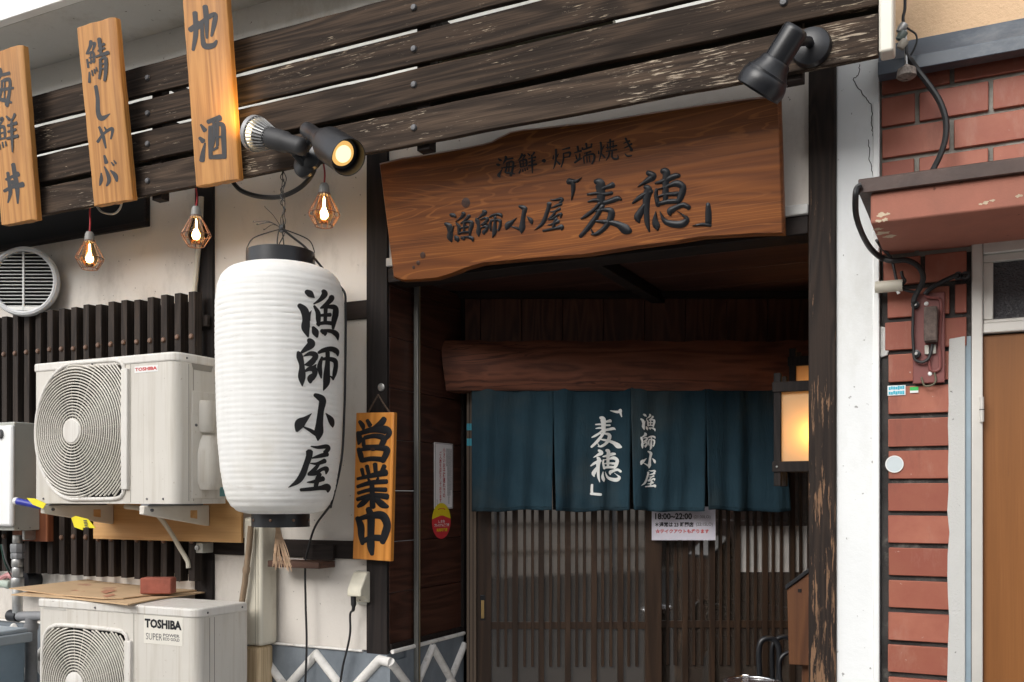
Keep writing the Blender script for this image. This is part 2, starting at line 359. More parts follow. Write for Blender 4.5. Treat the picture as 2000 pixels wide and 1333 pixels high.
PINKB = plain('painted_backboard', (.19, .055, .048), .5, var=.15, dirt=(.26, .12, .10)); GRITB = plain('gritty_box', (.12, .088, .075), .8, var=.45, scale=60, bump=.6, bscale=150)
ROAD = plain('asphalt', (.075, .074, .072), .9, var=.3, scale=6, bump=.5, bscale=80); PAVE = plain('pale_paving', (.46, .45, .43), .85, var=.15, scale=3, bump=.3)
BLUEST = plain('blue_strip', (.28, .36, .42), .5, var=.15)
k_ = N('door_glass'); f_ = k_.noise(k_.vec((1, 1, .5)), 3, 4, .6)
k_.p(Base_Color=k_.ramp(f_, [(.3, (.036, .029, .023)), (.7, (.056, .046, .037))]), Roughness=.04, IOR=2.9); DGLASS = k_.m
k_ = N('patterned_glass'); k_.p(Base_Color=(.045, .045, .05), Roughness=.22, IOR=1.5); vo_ = k_.n('ShaderNodeTexVoronoi'); k_.set(vo_.inputs['Vector'], k_.vec()); vo_.inputs['Scale'].default_value = 190; k_.bump(vo_.outputs['Distance'], .8, .003); PGLASS = k_.m
k_ = N('lantern_paper'); f_ = k_.noise(k_.vec((30, 30, 1.2)), 1, 4, .6); g_ = k_.noise(k_.vec((6, 6, 40)), 1, 5, .7)
c_ = k_.ramp(f_, [(.3, (.86, .86, .84)), (.7, (.92, .92, .905))]); c_ = k_.mix(k_.ramp(g_, [(.63, 0.0), (.74, .5)]), c_, (.50, .47, .42)); g_ = k_.noise(k_.vec((22, 22, 300)), 1, 3, .6); c_ = k_.mix(k_.ramp(g_, [(.62, 0.0), (.72, .45)]), c_, (.52, .50, .46)); g_ = k_.noise(k_.vec((3, 3, 2)), 1, 5, .6); c_ = k_.mix(k_.ramp(g_, [(.55, 0.0), (.8, .5)]), c_, (.70, .64, .52))
k_.p(Base_Color=c_, Roughness=.75); tr_ = k_.n('ShaderNodeBsdfTranslucent'); k_.set(tr_.inputs[0], (.86, .84, .78)); mx_ = k_.n('ShaderNodeMixShader'); mx_.inputs[0].default_value = .22
k_.t.links.new(k_.b.outputs[0], mx_.inputs[1]); k_.t.links.new(tr_.outputs[0], mx_.inputs[2]); k_.t.links.new(mx_.outputs[0], k_.out.inputs[0]); LPAPER = k_.m
k_ = N('noren_cloth'); wv = k_.noise(k_.vec((260, 260, 9), False), 1, 2, .5); f_ = k_.noise(k_.vec((1, 1, 1)), 4.5, 5, .6)
c_ = k_.ramp(f_, [(.3, (.0140, .034, .049)), (.7, (.023, .051, .069))]); st_ = k_.noise(k_.vec((1, 1, 1)), 2.2, 4, .6); c_ = k_.mix(k_.ramp(st_, [(.50, 0.0), (.72, .7)]), c_, (.052, .062, .060))
k_.p(Base_Color=c_, Roughness=.9); k_.b.inputs['Specular IOR Level'].default_value = .15; cr_ = k_.noise(k_.vec((9, 9, 2.2)), 1.6, 5, .62, .5); k_.bump(k_.math('ADD', k_.math('MULTIPLY', wv, .06), cr_), .55, .02); NOREN = k_.m
k_ = N('andon_paper'); k_.p(Base_Color=(.82, .68, .46), Roughness=.8); tr_ = k_.n('ShaderNodeBsdfTranslucent'); k_.set(tr_.inputs[0], (.95, .72, .40)); mx_ = k_.n('ShaderNodeMixShader'); mx_.inputs[0].default_value = .6
k_.t.links.new(k_.b.outputs[0], mx_.inputs[1]); k_.t.links.new(tr_.outputs[0], mx_.inputs[2]); k_.t.links.new(mx_.outputs[0], k_.out.inputs[0]); ANDON = k_.m
k_ = N('bulb_glass'); gl_ = k_.n('ShaderNodeBsdfGlass'); gl_.inputs['IOR'].default_value = 1.12; gl_.inputs['Roughness'].default_value = 0; k_.set(gl_.inputs[0], (1, .84, .62)); k_.t.links.new(gl_.outputs[0], k_.out.inputs[0]); BGLASS = k_.m
BULBC = emit('bulb_filament', (1, .66, .30), 17); LENS = emit('spot_lens', (1, .80, .42), 1.0); LENSR = emit('spot_lens_edge', (.85, .48, .14), .62); LEDC = emit('led_face', (1, .8, .5), 2); FIN = plain('silver_fins', (.33, .33, .33), .4, metal=.3, var=.1)

# ------------------------------------------------------------------ brush lettering: strokes of (x, y, width) traced from the signs
G = {
'漁': [[(350,120,50),(400,150,75),(450,195,10)],[(265,280,50),(330,345,90),(350,450,85),(345,550,95),(375,655,20)],[(415,345,5),(385,400,40),(375,460,50)],[(550,110,45),(570,150,70),(520,215,45),(440,268,15)],[(645,180,60),(650,205,62),(605,255,50),(530,305,15)],[(445,290,25),(490,370,55),(495,450,55),(500,525,30)],[(520,315,20),(600,300,40),(690,310,60),(700,380,70),(680,470,60),(670,560,30)],[(585,280,50),(580,380,42),(575,490,40)],[(500,405,25),(560,400,36),(640,395,46)],[(480,505,36),(580,490,42),(680,500,48)],[(432,540,30),(460,600,78),(482,660,25)],[(530,580,40),(570,610,58),(575,642,15)],[(530,582,30),(640,588,45),(710,625,60),(728,695,12)]],
'師': [[(380,690,50),(412,740,90),(340,805,55),(270,862,12)],[(255,835,35),(275,890,75),(300,1000,60),(300,1130,85),(305,1240,12)],[(320,885,12),(400,855,50),(460,870,60),(440,925,60),(330,990,12)],[(340,985,22),(400,975,58),(460,945,20)],[(330,1068,20),(390,1035,50),(445,1040,66),(450,1100,60),(405,1150,80),(400,1200,30)],[(472,980,8),(440,1020,50)],[(495,845,30),(560,815,52),(650,800,58),(712,830,60),(725,882,15)],[(540,895,25),(510,1000,55),(520,1080,45),(530,1145,15)],[(520,925,28),(600,915,42),(685,935,56),(703,990,50),(690,1080,50),(668,1165,20)],[(675,1150,36),(635,1120,12)],[(605,840,50),(605,950,52),(595,1100,74),(590,1200,74),(555,1290,12)]],
'小': [[(450,70,40),(500,95,70),(545,140,82),(525,260,70),(510,400,80),(500,520,100),(490,612,15)],[(470,535,50),(400,490,40),(310,445,12)],[(417,290,6),(345,355,60),(275,415,115),(240,500,35)],[(583,288,8),(640,360,66),(660,420,52),(665,455,12)]],
'屋': [[(408,680,12),(490,692,36),(590,682,50),(612,710,50),(570,755,46)],[(605,772,52),(520,792,46),(420,820,16)],[(390,738,80),(385,800,72),(350,900,66),(310,1010,72),(250,1095,60),(140,1167,6)],[(400,880,12),(480,885,35),(575,850,55)],[(505,885,30),(440,965,50),(380,1010,38)],[(375,1012,30),(460,1000,45),(540,950,40),(592,950,58),(585,1008,14)],[(362,1105,12),(450,1095,40),(555,1060,60)],[(512,1005,50),(482,1080,56),(462,1170,46)],[(285,1195,36),(400,1185,44),(520,1172,50),(602,1165,80),(608,1220,24)]],
'麦': [[(400,220,50),(460,250,118),(475,350,104),(475,450,95),(480,525,75)],[(450,330,26),(540,300,48),(632,268,75)],[(305,390,28),(420,375,40),(520,385,40),(618,370,44)],[(310,482,18),(400,460,44),(480,470,50)],[(500,500,56),(600,470,58),(690,440,62),(738,460,16)],[(480,480,46),(400,570,44),(300,650,48),(225,697,22)],[(500,520,58),(430,650,58),(330,790,62),(215,920,45)],[(400,600,18),(520,580,45),(600,600,80),(600,680,80),(530,800,60),(430,880,50),(355,892,18)],[(400,722,18),(500,730,50),(600,740,60),(700,770,80),(790,830,118),(855,855,50)],[(350,820,12),(382,885,34)]],
'穂': [[(1060,110,55),(1130,160,92),(1050,220,60),(935,295,6)],[(875,500,26),(960,430,58),(1060,370,50),(1125,350,46)],[(1030,285,50),(1070,330,98),(1050,450,90),(1050,600,70),(1060,750,60),(1088,860,20)],[(1040,500,46),(980,600,80),(940,680,90),(960,745,22)],[(1160,250,26),(1260,220,58),(1400,160,70),(1468,150,44)],[(1240,95,60),(1300,110,92),(1290,250,78),(1290,400,70),(1290,500,40)],[(1180,320,36),(1170,400,50),(1200,530,58)],[(1200,322,18),(1300,290,30),(1430,250,80),(1510,300,78),(1480,420,78),(1440,495,44)],[(1180,420,18),(1290,390,40),(1450,380,58)],[(1190,510,46),(1310,480,58),(1450,470,58)],[(1170,600,8),(1160,720,70),(1180,790,80),(1192,842,14)],[(1220,600,8),(1280,720,60),(1380,760,80),(1500,760,88),(1560,700,60),(1500,640,20),(1440,600,8)],[(1592,560,58),(1520,520,60),(1430,550,60),(1350,600,80),(1350,655,22)]],
'「': [[(65,220,80),(118,250,60),(125,340,50),(105,465,8)],[(90,220,60),(170,220,40),(236,175,8)]],
'」': [[(1825,505,50),(1830,620,75),(1830,760,75)],[(1862,780,36),(1760,765,40),(1625,785,6)]],
'海': [[(90,415,13),(115,435,28),(142,442,8)],[(65,490,13),(95,500,35),(122,500,8)],[(150,550,7),(120,600,25),(100,640,42),(120,667,12)],[(190,385,28),(195,420,34),(160,482,12)],[(200,430,18),(292,410,22)],[(210,470,18),(205,540,20),(190,600,25),(260,610,25),(315,622,12)],[(200,475,15),(290,460,28),(285,560,28),(260,645,36)],[(130,545,13),(230,530,20),(332,515,15)],[(240,470,14),(235,600,14)]],
'鮮': [[(410,350,25),(400,390,24),(360,442,10)],[(410,380,14),(452,370,24),(420,420,14)],[(380,450,15),(395,530,20)],[(380,450,15),(462,430,24),(475,500,24)],[(390,490,12),(470,470,12)],[(395,530,14),(480,510,14)],[(425,440,13),(430,520,13)],[(395,560,9),(375,612,24)],[(420,560,14),(428,597,14)],[(450,545,14),(460,582,14)],[(480,535,10),(490,567,18)],[(490,350,14),(520,372,24)],[(580,330,24),(555,372,14)],[(500,420,13),(600,395,22)],[(505,465,13),(590,442,18)],[(495,515,15),(612,490,22)],[(545,370,20),(550,480,27),(555,612,13)]],
'・': [[(685,445,30),(712,445,48),(728,446,24)]],
'炉': [[(835,370,9),(830,422,22)],[(905,350,9),(880,392,22)],[(870,290,28),(870,400,26),(855,490,22),(835,557,8)],[(870,440,13),(922,492,26)],[(955,295,12),(1057,270,25)],[(975,345,13),(1060,335,28),(1050,392,18)],[(970,345,17),(970,430,22),(940,532,16)],[(975,405,13),(1050,390,15)]],
'端': [[(1160,250,28),(1170,312,28)],[(1115,340,13),(1212,310,26)],[(1135,365,13),(1150,422,22)],[(1190,350,18),(1180,420,24),(1120,472,24)],[(1140,455,24),(1222,410,12)],[(1275,210,27),(1285,272,22)],[(1225,270,23),(1240,295,20),(1352,255,22)],[(1350,215,24),(1345,262,18)],[(1250,345,13),(1342,320,20)],[(1295,330,15),(1270,382,15)],[(1240,390,18),(1250,482,13)],[(1245,385,14),(1370,355,26),(1385,420,24),(1355,488,18)],[(1285,390,13),(1290,467,13)],[(1320,380,13),(1325,462,13)]],
'焼': [[(1440,310,13),(1445,352,22)],[(1520,240,10),(1490,292,20)],[(1470,195,28),(1480,310,24),(1450,452,10)],[(1475,340,13),(1527,402,24)],[(1600,158,26),(1600,290,18)],[(1555,205,13),(1652,180,18)],[(1545,270,15),(1692,240,20)],[(1560,225,15),(1570,290,15)],[(1640,200,15),(1640,270,15)],[(1545,320,15),(1692,295,20)],[(1590,310,18),(1580,380,18),(1545,442,8)],[(1630,305,18),(1625,390,20),(1660,420,28),(1705,410,24),(1700,368,8)]],
'き': [[(1780,210,13),(1862,175,22)],[(1790,275,13),(1892,215,24)],[(1805,140,26),(1850,230,24),(1890,300,30),(1860,302,8)],[(1798,350,10),(1830,380,24),(1892,375,16)]],
'地': [[(45,240,38),(120,178,28)],[(85,100,35),(90,200,32),(90,280,34),(70,398,22)],[(110,230,18),(150,170,30),(242,115,30),(235,200,32),(215,288,16)],[(165,50,36),(175,150,35),(180,303,18)],[(140,165,24),(145,300,28),(165,365,40),(230,360,35),(257,322,16)]],
'酒': [[(130,985,14),(165,1033,34)],[(120,1088,20),(152,1118,36)],[(165,1130,10),(150,1200,28),(140,1272,38)],[(185,965,28),(240,945,32),(287,932,42)],[(205,1000,24),(205,1120,28),(210,1252,28)],[(200,1010,15),(300,985,32),(312,1100,34),(318,1248,30)],[(205,1245,18),(260,1240,32),(327,1235,28)],[(235,955,22),(235,1100,22),(218,1185,10)],[(265,950,22),(262,1150,20)],[(225,1190,13),(264,1163,20)],[(240,1090,10),(295,1080,14)]],
'鯖': [[(115,85,24),(110,130,24),(78,192,12)],[(110,120,13),(147,105,22),(130,162,14)],[(85,235,15),(95,302,17)],[(90,190,13),(135,180,20),(140,262,17)],[(100,225,9),(140,215,12)],[(95,265,11),(150,245,12)],[(115,190,12),(118,270,12)],[(105,340,12),(105,422,20)],[(125,325,11),(132,367,14)],[(145,315,11),(150,347,14)],[(160,300,9),(166,332,14)],[(178,130,13),(227,110,20)],[(175,168,13),(230,142,16)],[(155,215,13),(262,180,28)],[(185,66,28),(195,140,26),(200,205,18)],[(195,235,20),(195,330,20),(185,392,16)],[(195,235,13),(237,225,24),(240,330,24),(230,408,20)],[(200,275,11),(237,268,12)],[(200,315,11),(237,308,12)]],
'し': [[(155,452,26),(170,550,28),(175,670,32),(205,715,38),(272,678,6)]],
'ゃ': [[(170,908,22),(220,840,18),(290,800,24),(278,884,12)],[(183,785,18),(215,860,24),(237,958,12)],[(225,785,9),(247,822,20)]],
'ぶ': [[(225,1018,16),(242,1078,30)],[(225,1108,9),(250,1160,24),(264,1220,28),(243,1266,12)],[(200,1160,10),(200,1215,26),(188,1262,10)],[(275,1138,9),(315,1180,32),(328,1228,16)],[(283,1072,9),(302,1098,16)],[(303,1057,8),(320,1083,16)]],
'丼': [[(115,935,32),(130,1030,34),(150,1150,34),(155,1278,14)],[(68,1010,24),(85,1120,30),(90,1190,28),(70,1272,12)],[(52,1072,20),(110,1045,24),(162,1022,40)],[(37,1172,24),(110,1135,28),(203,1113,42)],[(108,1080,18),(113,1112,18)]],
'営': [[(90,175,25),(115,210,35),(120,240,18)],[(150,165,25),(175,210,34)],[(288,152,38),(260,190,44),(195,228,18)],[(82,262,34),(90,320,40),(82,358,14)],[(95,270,30),(200,240,44),(300,245,60),(322,280,38),(270,332,32)],[(120,310,28),(125,370,28)],[(130,305,28),(210,290,34),(282,310,44),(260,372,38)],[(120,375,24),(260,370,24)],[(83,390,28),(100,440,40),(110,492,30)],[(100,400,24),(200,388,30),(300,392,44),(302,430,44),(270,492,38)],[(110,485,34),(190,470,34),(290,480,40)]],
'業': [[(108,550,28),(120,602,24)],[(148,525,30),(165,602,28)],[(213,510,34),(220,602,28)],[(288,525,34),(250,602,24)],[(72,630,20),(180,605,34),(302,578,50)],[(72,692,24),(180,660,34),(308,650,34)],[(160,630,18),(190,670,18)],[(240,620,18),(215,660,18)],[(78,742,24),(180,715,28),(302,715,34)],[(72,792,28),(190,760,34),(314,770,44)],[(190,670,34),(195,855,42)],[(170,775,28),(120,820,40),(78,848,22)],[(215,780,34),(270,830,50),(318,850,22)]],
'中': [[(158,862,38),(180,930,54),(180,1060,50),(180,1160,54),(190,1228,26)],[(72,935,34),(100,1000,50),(105,1080,44),(115,1145,26)],[(85,945,28),(180,920,44),(270,920,60),(308,990,54),(290,1070,54),(270,1135,36)],[(110,1125,34),(190,1095,44),(280,1100,48)]],
}
def resample(st, n=7):
    P = [Vector((x, y, w_)) for x, y, w_ in st]
    if len(P) == 1: P = P*2
    s_ = spline(P, n)
    d0 = (s_[0]-s_[1]).xy; d1 = (s_[-1]-s_[-2]).xy
    if d0.length > 0: e = d0.normalized()*s_[0].z*.28; s_.insert(0, Vector((s_[0].x+e.x, s_[0].y+e.y, s_[0].z*.45)))
    if d1.length > 0: e = d1.normalized()*s_[-1].z*.28; s_.append(Vector((s_[-1].x+e.x, s_[-1].y+e.y, s_[-1].z*.45)))
    return s_
def brush(mb, strokes, tf, f, h0=.0008, dome=0.0, cols=4, fat=1.0):
    """tf: glyph units -> photo pixels (or any flat frame); f(u, v, h) -> point h above the surface"""
    for si, st in enumerate(strokes):
        S = resample(st); rows = []
        hh = h0+si*.00012
        for i, p in enumerate(S):
            t = (S[min(i+1, len(S)-1)]-S[max(i-1, 0)]).xy
            t = t.normalized() if t.length > 1e-6 else Vector((1, 0)); nrm = Vector((-t.y, t.x))
            row = []
            for c in range(cols+1):
                q = 2*c/cols-1
                u, v = tf(p.x+nrm.x*q*p.z*fat/2, p.y+nrm.y*q*p.z*fat/2)
                ends = min(1, min(i, len(S)-1-i)/3)
                row.append(mb.bm.verts.new(f(u, v, hh+dome*(1-q*q)**.6*ends if dome else hh)))
            rows.append(row)
        for A, B_ in zip(rows, rows[1:]):
            for c in range(cols): mb.bm.faces.new((A[c], A[c+1], B_[c+1], B_[c]))
def direct(ox, oy, s_): return lambda x, y: (ox+x/s_, oy+y/s_)
def fit(ch, cx, cy, w_, h_, k=0.0, ks=0.0):
    """place a traced glyph in a box centred cx, cy; k shears it, ks is the shear it was traced with"""
    P = [(x, y-ks*x) for st in G[ch] for x, y, _ in st]
    x0, x1 = min(p[0] for p in P), max(p[0] for p in P); y0, y1 = min(p[1] for p in P), max(p[1] for p in P)
    def tf(x, y):
        u = (x-x0)/(x1-x0)-.5; v = (y-ks*x-y0)/(y1-y0)-.5
        return cx+u*w_, cy+v*h_+k*u*w_
    return tf
def letters(parent, mat, M, f, items, h0=.0006, dome=0.0, cols=4, fat=1.0):   # one object per character
    for st, tf in items:
        m = MB(); brush(m, G[st] if isinstance(st, str) else st, tf, f, h0, dome, cols, fat)
        m.build('character', mat, parent, M, norm=False)
def planef(M): return lambda px, py, h: (lambda q: Vector((q.x, q.y, h)))(onplane(px, py, M))

# ------------------------------------------------------------------ ground and the far side of the street
g = MB().box(-60, 60, -60, 60, -.2, -.004).build('road', ROAD, None, smooth=False); tag(g, kind='structure')
g = MB().box(-30, 30, -1.6, 6, -.0, .0+.02).build('pavement', PAVE, None, smooth=False); tag(g, kind='structure')
OPP = plain('opposite_wall', (.80, .70, .60), .8, var=.08, scale=1.5)
ob = thing('opposite_building', 'pale plastered building across the street, mirrored in the door glass', 'building', (3, -12, 0))
B('wall', OPP, ob, -14, 20, -15, -12, .0, 6.5, 0)
for z in (.42, .95): B('ledge', BRONZE, ob, -14, 20, -12, -11.95, z, z+.05, 0)
for x in (3.2, 4.1, 6.6): B('drain_pipe', SLATE, ob, x, x+.09, -11.96, -11.87, 0, 6, 0)
for i in range(9):
    x = -12+i*3.6
    wf = B('window', BRONZE, ob, x, x+1.5, -11.98, -11.93, 3.9, 5.2, .01); B('pane', DGLASS, wf, x+.06, x+1.44, -11.925, -11.92, 3.96, 5.14, 0)
for x in (1.5, 7.5): B('door', DOORW, ob, x, x+.9, -11.98, -11.93, .05, 2.05, .01)

# ------------------------------------------------------------------ the restaurant
RB = thing('restaurant_building', 'white plastered restaurant front with dark timber posts and an angled recessed entrance', 'building', (-1.2, 0, 0))
XL, XP2, XO, XP3 = -6.5, -2.043, -1.953, -.474
W_ = lambda *a, **k: B('wall', WALL, RB, *a, **k)
W_(XL, -2.882, 0, .12, .934, 2.86, bevel=0); W_(-2.787, -2.043, 0, .12, .934, 2.86, bevel=0)
B('upper_wall', WALLUP, RB, XL, -.40, 0, .14, 2.86, 3.43, 0); B('wall', WALL, RB, XO, XP3, .002, .12, 2.362, 2.86, 0)
B('ledge', plain('ledge_paint', (.50, .50, .48), .7), RB, XO, XP3, -.022, .02, 2.332, 2.362, .003)
B('lintel', BEAM, RB, XO+.001, XP3-.001, -.010, .10, 2.276, 2.331, .003)
for x0, x1, z0 in ((-2.882, -2.787, .934), (XP2, XO, .925)): B('pillar', PILLAR, RB, x0, x1, -.014, .0015, z0, 2.98, .002)
B('pillar', PILLARW, RB, XP3, -.397, -.012, .10, .02, 2.98, .004)
B('corner_pier', PIER, RB, -.397, -.279, 0, .3, .02, 3.43, .004)
B('pier_trim', plain('white_trim', (.82, .83, .82), .6, var=.05), RB, -.296, -.2785, -.004, .02, .02, 2.632, .003)
def jag(P, n=6, a=.0022):
    r_ = random.Random(4); out = []
    for u, v in zip(P, P[1:]):
        for j in range(n): out.append(u.lerp(v, j/n)+Vector((r_.uniform(-a, a), 0, r_.uniform(-a, a))))
    return out+[P[-1]]
mb = MB()
p_ = [atY(*q, 0).copy() for q in ((1680, 125), (1676, 148), (1665, 155), (1688, 190), (1703, 205), (1702, 240), (1706, 268))]
mb.tube(jag([Vector((q.x, -.0003, q.z)) for q in p_]), .0011, 4)
p_ = [atY(*q, 0).copy() for q in ((1697, 272), (1698, 310), (1705, 345))]; mb.tube(jag([Vector((q.x, -.0003, q.z)) for q in p_]), .0010, 4)
mb.build('crack', DARK, RB)
B('wall_beam', BEAM, RB, -2.787, XP2, -.012, .05, 2.154, 2.222, .003)
B('wall_beam', BEAM, RB, -2.787, XP2, -.012, .05, 1.268, 1.335, .003)
# dark slot window under the eave
ow = B('slot_window', DARK, RB, -5.2, -3.16, -.006, .01, 2.652, 2.80, 0)
B('frame', BEAM, ow, -5.2, -3.145, -.02, .01, 2.630, 2.652, .002); B('frame', BEAM, ow, -3.16, -3.145, -.02, .01, 2.652, 2.80, .002)
# plinth of slate tiles with raised lime strips
B('plinth', SLATE, RB, XL, XO, -.012, .10, 0, .928, 0)
B('plinth', SLATE, RB, XO-.0, XO+.012, .10, .56, 0, .928, 0); B('plinth', SLATE, RB, XO, XO+.012, -.012, .10, 0, .90, 0)
mb = MB(); mb.tube([(XL, -.014, .932), (-2.06, -.014, .932)], .007, 8, sq=(1, .7))
for i in range(17):
    xp = -1.985-.285*i
    if i == 0: mb.tube([(xp, -.013, .905), (XO+.013, -.012, .899)], .0178, 10)
    for s_ in ((-1, 1) if i else (-1,)):
        mb.tube([(xp, -.013, .905), (xp+s_*.1425, -.013, .765), (xp+s_*.285, -.013, .625)], .0178, 10)
    mb.lathe([(.0178*math.sin(t), .0178*math.cos(t)) for t in [j*math.pi/8 for j in range(9)]], Matrix.Translation((xp, -.013, .905)), 10, False)
mb.build('plinth_strip', LIME, RB)
mb = MB(); xs_ = XO+.014
mb.tube([(xs_, 0, .935), (xs_, .535, .935)], .008, 8)
for a, b, c, d in ((-.012, .90, .14, .765), (.14, .765, .28, .915), (.28, .915, .56, .62), (.56, .915, .28, .62), (.14, .765, .28, .62), (.14, .765, .0, .62)):
    if a == .56: a, b = .535, .89
    mb.tube([(xs_-.002, a, b), (xs_-.002, c, d)], .0178, 10)
mb.build('plinth_strip', LIME, RB)
# recess: side walls of planks, ceiling
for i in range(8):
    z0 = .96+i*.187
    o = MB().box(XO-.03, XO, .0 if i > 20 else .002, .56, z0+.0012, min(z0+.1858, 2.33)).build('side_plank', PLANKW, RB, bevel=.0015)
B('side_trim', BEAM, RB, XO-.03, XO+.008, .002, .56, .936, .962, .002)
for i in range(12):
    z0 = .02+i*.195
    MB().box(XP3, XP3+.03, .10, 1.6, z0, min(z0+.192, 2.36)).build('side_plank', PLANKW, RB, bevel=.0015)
B('post', PILLAR, RB, XO-.01, XO+.012, .533, .60, .02, 2.36, .002)
for i in range(6):
    MB().box(-2.05, -.44, .10+i*.27, .10+i*.27+.266, 2.345, 2.37).build('ceiling_board', CEIL, RB, bevel=.002)
B('ceiling_joist', BEAM, RB, -1.25, -1.20, .1, 1.6, 2.30, 2.345, .003)
B('fascia', plain('white_fascia', (.86, .86, .84), .6, var=.05), RB, XL, -.5, -.36, -.32, 3.43, 3.78, .004)
B('fascia_trim', BEAM, RB, XL, -.5, -.375, -.31, 3.78, 3.82, .004)
B('soffit', SOFFIT, RB, XL, -.3, -.32, .3, 3.43, 3.50, .0); B('roof', SLATE, RB, XL, -.3, -.32, 4, 3.51, 3.6, 0)
B('end_board', plain('cream_board', (.74, .71, .62), .55, var=.08), RB, -.250, -.214, -.322, -.262, 2.634, 3.43, .006)

# angled doorway: transom, lintel log, frame and two sliding lattice doors, in their own frame
D0 = 3.976
for i in range(11):
    xa = -.30+i*.17
    MB().box(xa+.001, xa+.169, .012, .034, 2.12, 2.345).build('transom_board', TRANS, RB, DM, bevel=.0015)
B('transom_trim', BEAM, RB, -.32, 1.6, -.02, .034, 2.318, 2.345, .002, DM)
mb = MB(); zb, zt = dZ(762, 3.83), dZ(664, 3.83); x0_ = dX(862, 3.83)
n = 40; rings = []
for i in range(n+1):
    x = x0_+i*(1.52/n); a = .006*math.sin(i*.7)+.004*math.sin(i*1.9+1); b = .004*math.sin(i*.5+2)
    sk = .018 if i == 0 else 0
    yb = -.146
    rings.append([mb.bm.verts.new(v) for v in ((x+sk, yb+.02, zb), (x+sk*.8, yb+a, zb+.03+b), (x+sk*.3, yb-.01+a*.6, (zb+zt)/2+b), (x, yb+b, zt-.05+a), (x+sk*.2, yb+.03, zt+a*.5), (x+sk*.2, -.012, zt+a*.5), (x+sk, -.012, zb))])
for A, B_ in zip(rings, rings[1:]):
    for k in range(7): mb.bm.faces.new((A[k], A[(k+1) % 7], B_[(k+1) % 7], B_[k]))
mb.bm.faces.new(rings[0]); mb.bm.faces.new(rings[-1][::-1])
mb.build('lintel_log', LOG, RB, DM)
B('door_frame', BRONZE, RB, dX(912), dX(931), -.035, .06, .02, 2.12, .002, DM); mb = MB()
for px in (917, 924): mb.box(dX(px), dX(px)+.0025, -.0365, -.035, .02, 2.12)
mb.build('frame_groove', BEAM, RB, DM)
B('door_frame', BEAM, RB, dX(931), 1.5, -.03, .06, 2.06, 2.12, .002, DM); B('sill', BRONZE, RB, dX(931), 1.5, -.03, .06, .02, .05, .002, DM)
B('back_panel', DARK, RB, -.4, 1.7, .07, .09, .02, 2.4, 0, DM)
def sliding_door(x0, x1, y, majors, minors, hx, hz, hmat, stl, str_):
    fr = MB(); fr.box(x0, x0+stl, y, y+.032, .05, 2.06); fr.box(x1-str_, x1, y, y+.032, .05, 2.06)
    fr.box(x0+stl, x1-str_, y+.002, y+.030, .05, .28); fr.box(x0+stl, x1-str_, y+.002, y+.030, 1.98, 2.06)
    d = fr.build('sliding_door', DOORW, RB, DM, bevel=.002)
    B('glass_pane', DGLASS, d, x0+stl*.6, x1-str_*.6, y+.014, y+.018, .2, 2.0, 0, DM)
    for x in majors: B('muntin', DOORW, d, x-.0115, x+.0115, y-.002, y+.013, .28, 1.98, .0015, DM)
    for x in minors: B('thin_bar', DOORW, d, x-.0058, x+.0058, y+.001, y+.012, dZ(1301), 1.98, .001, DM)
    B('rail', DOORW, d, x0+stl, x1-str_, y+.004, y+.0125, dZ(1228), dZ(1214), .001, DM)
    hd = MB().box(hx-.010, hx+.010, y-.0025, y+.004, hz-.052, hz+.052).build('handle', BLACK, d, DM, bevel=.002)
    B('pull_recess', hmat, hd, hx-.0065, hx+.0065, y-.0035, y-.002, hz-.044, hz+.03, .001, DM)
    return d
mj = [dX(p) for p in (1006, 1057, 1108.6, 1159.8, 1211)]; mn = [dX(p) for p in (972.8, 988, 1024.6, 1040, 1075, 1091, 1126, 1141, 1176.6, 1192.5, 1227.5, 1243)]
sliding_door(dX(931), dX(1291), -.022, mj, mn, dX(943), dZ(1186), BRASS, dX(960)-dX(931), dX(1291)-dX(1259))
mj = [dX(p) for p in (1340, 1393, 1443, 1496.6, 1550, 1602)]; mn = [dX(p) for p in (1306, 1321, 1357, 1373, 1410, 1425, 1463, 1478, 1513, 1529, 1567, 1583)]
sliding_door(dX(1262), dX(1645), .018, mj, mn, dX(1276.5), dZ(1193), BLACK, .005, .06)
MB().box(dX(1449), dX(1600), .029, .0305, dZ(1119), dZ(1028)).build('pale_sheet', plain('pale_sheet', (.40, .38, .36), .7), RB, DM, smooth=False)
for a, b in ((829, 842), (858, 872)):
    B('door_sticker', BLUEINK, RB, dX(912.5), dX(922), -.0365, -.0355, dZ(b), dZ(a), 0, DM)

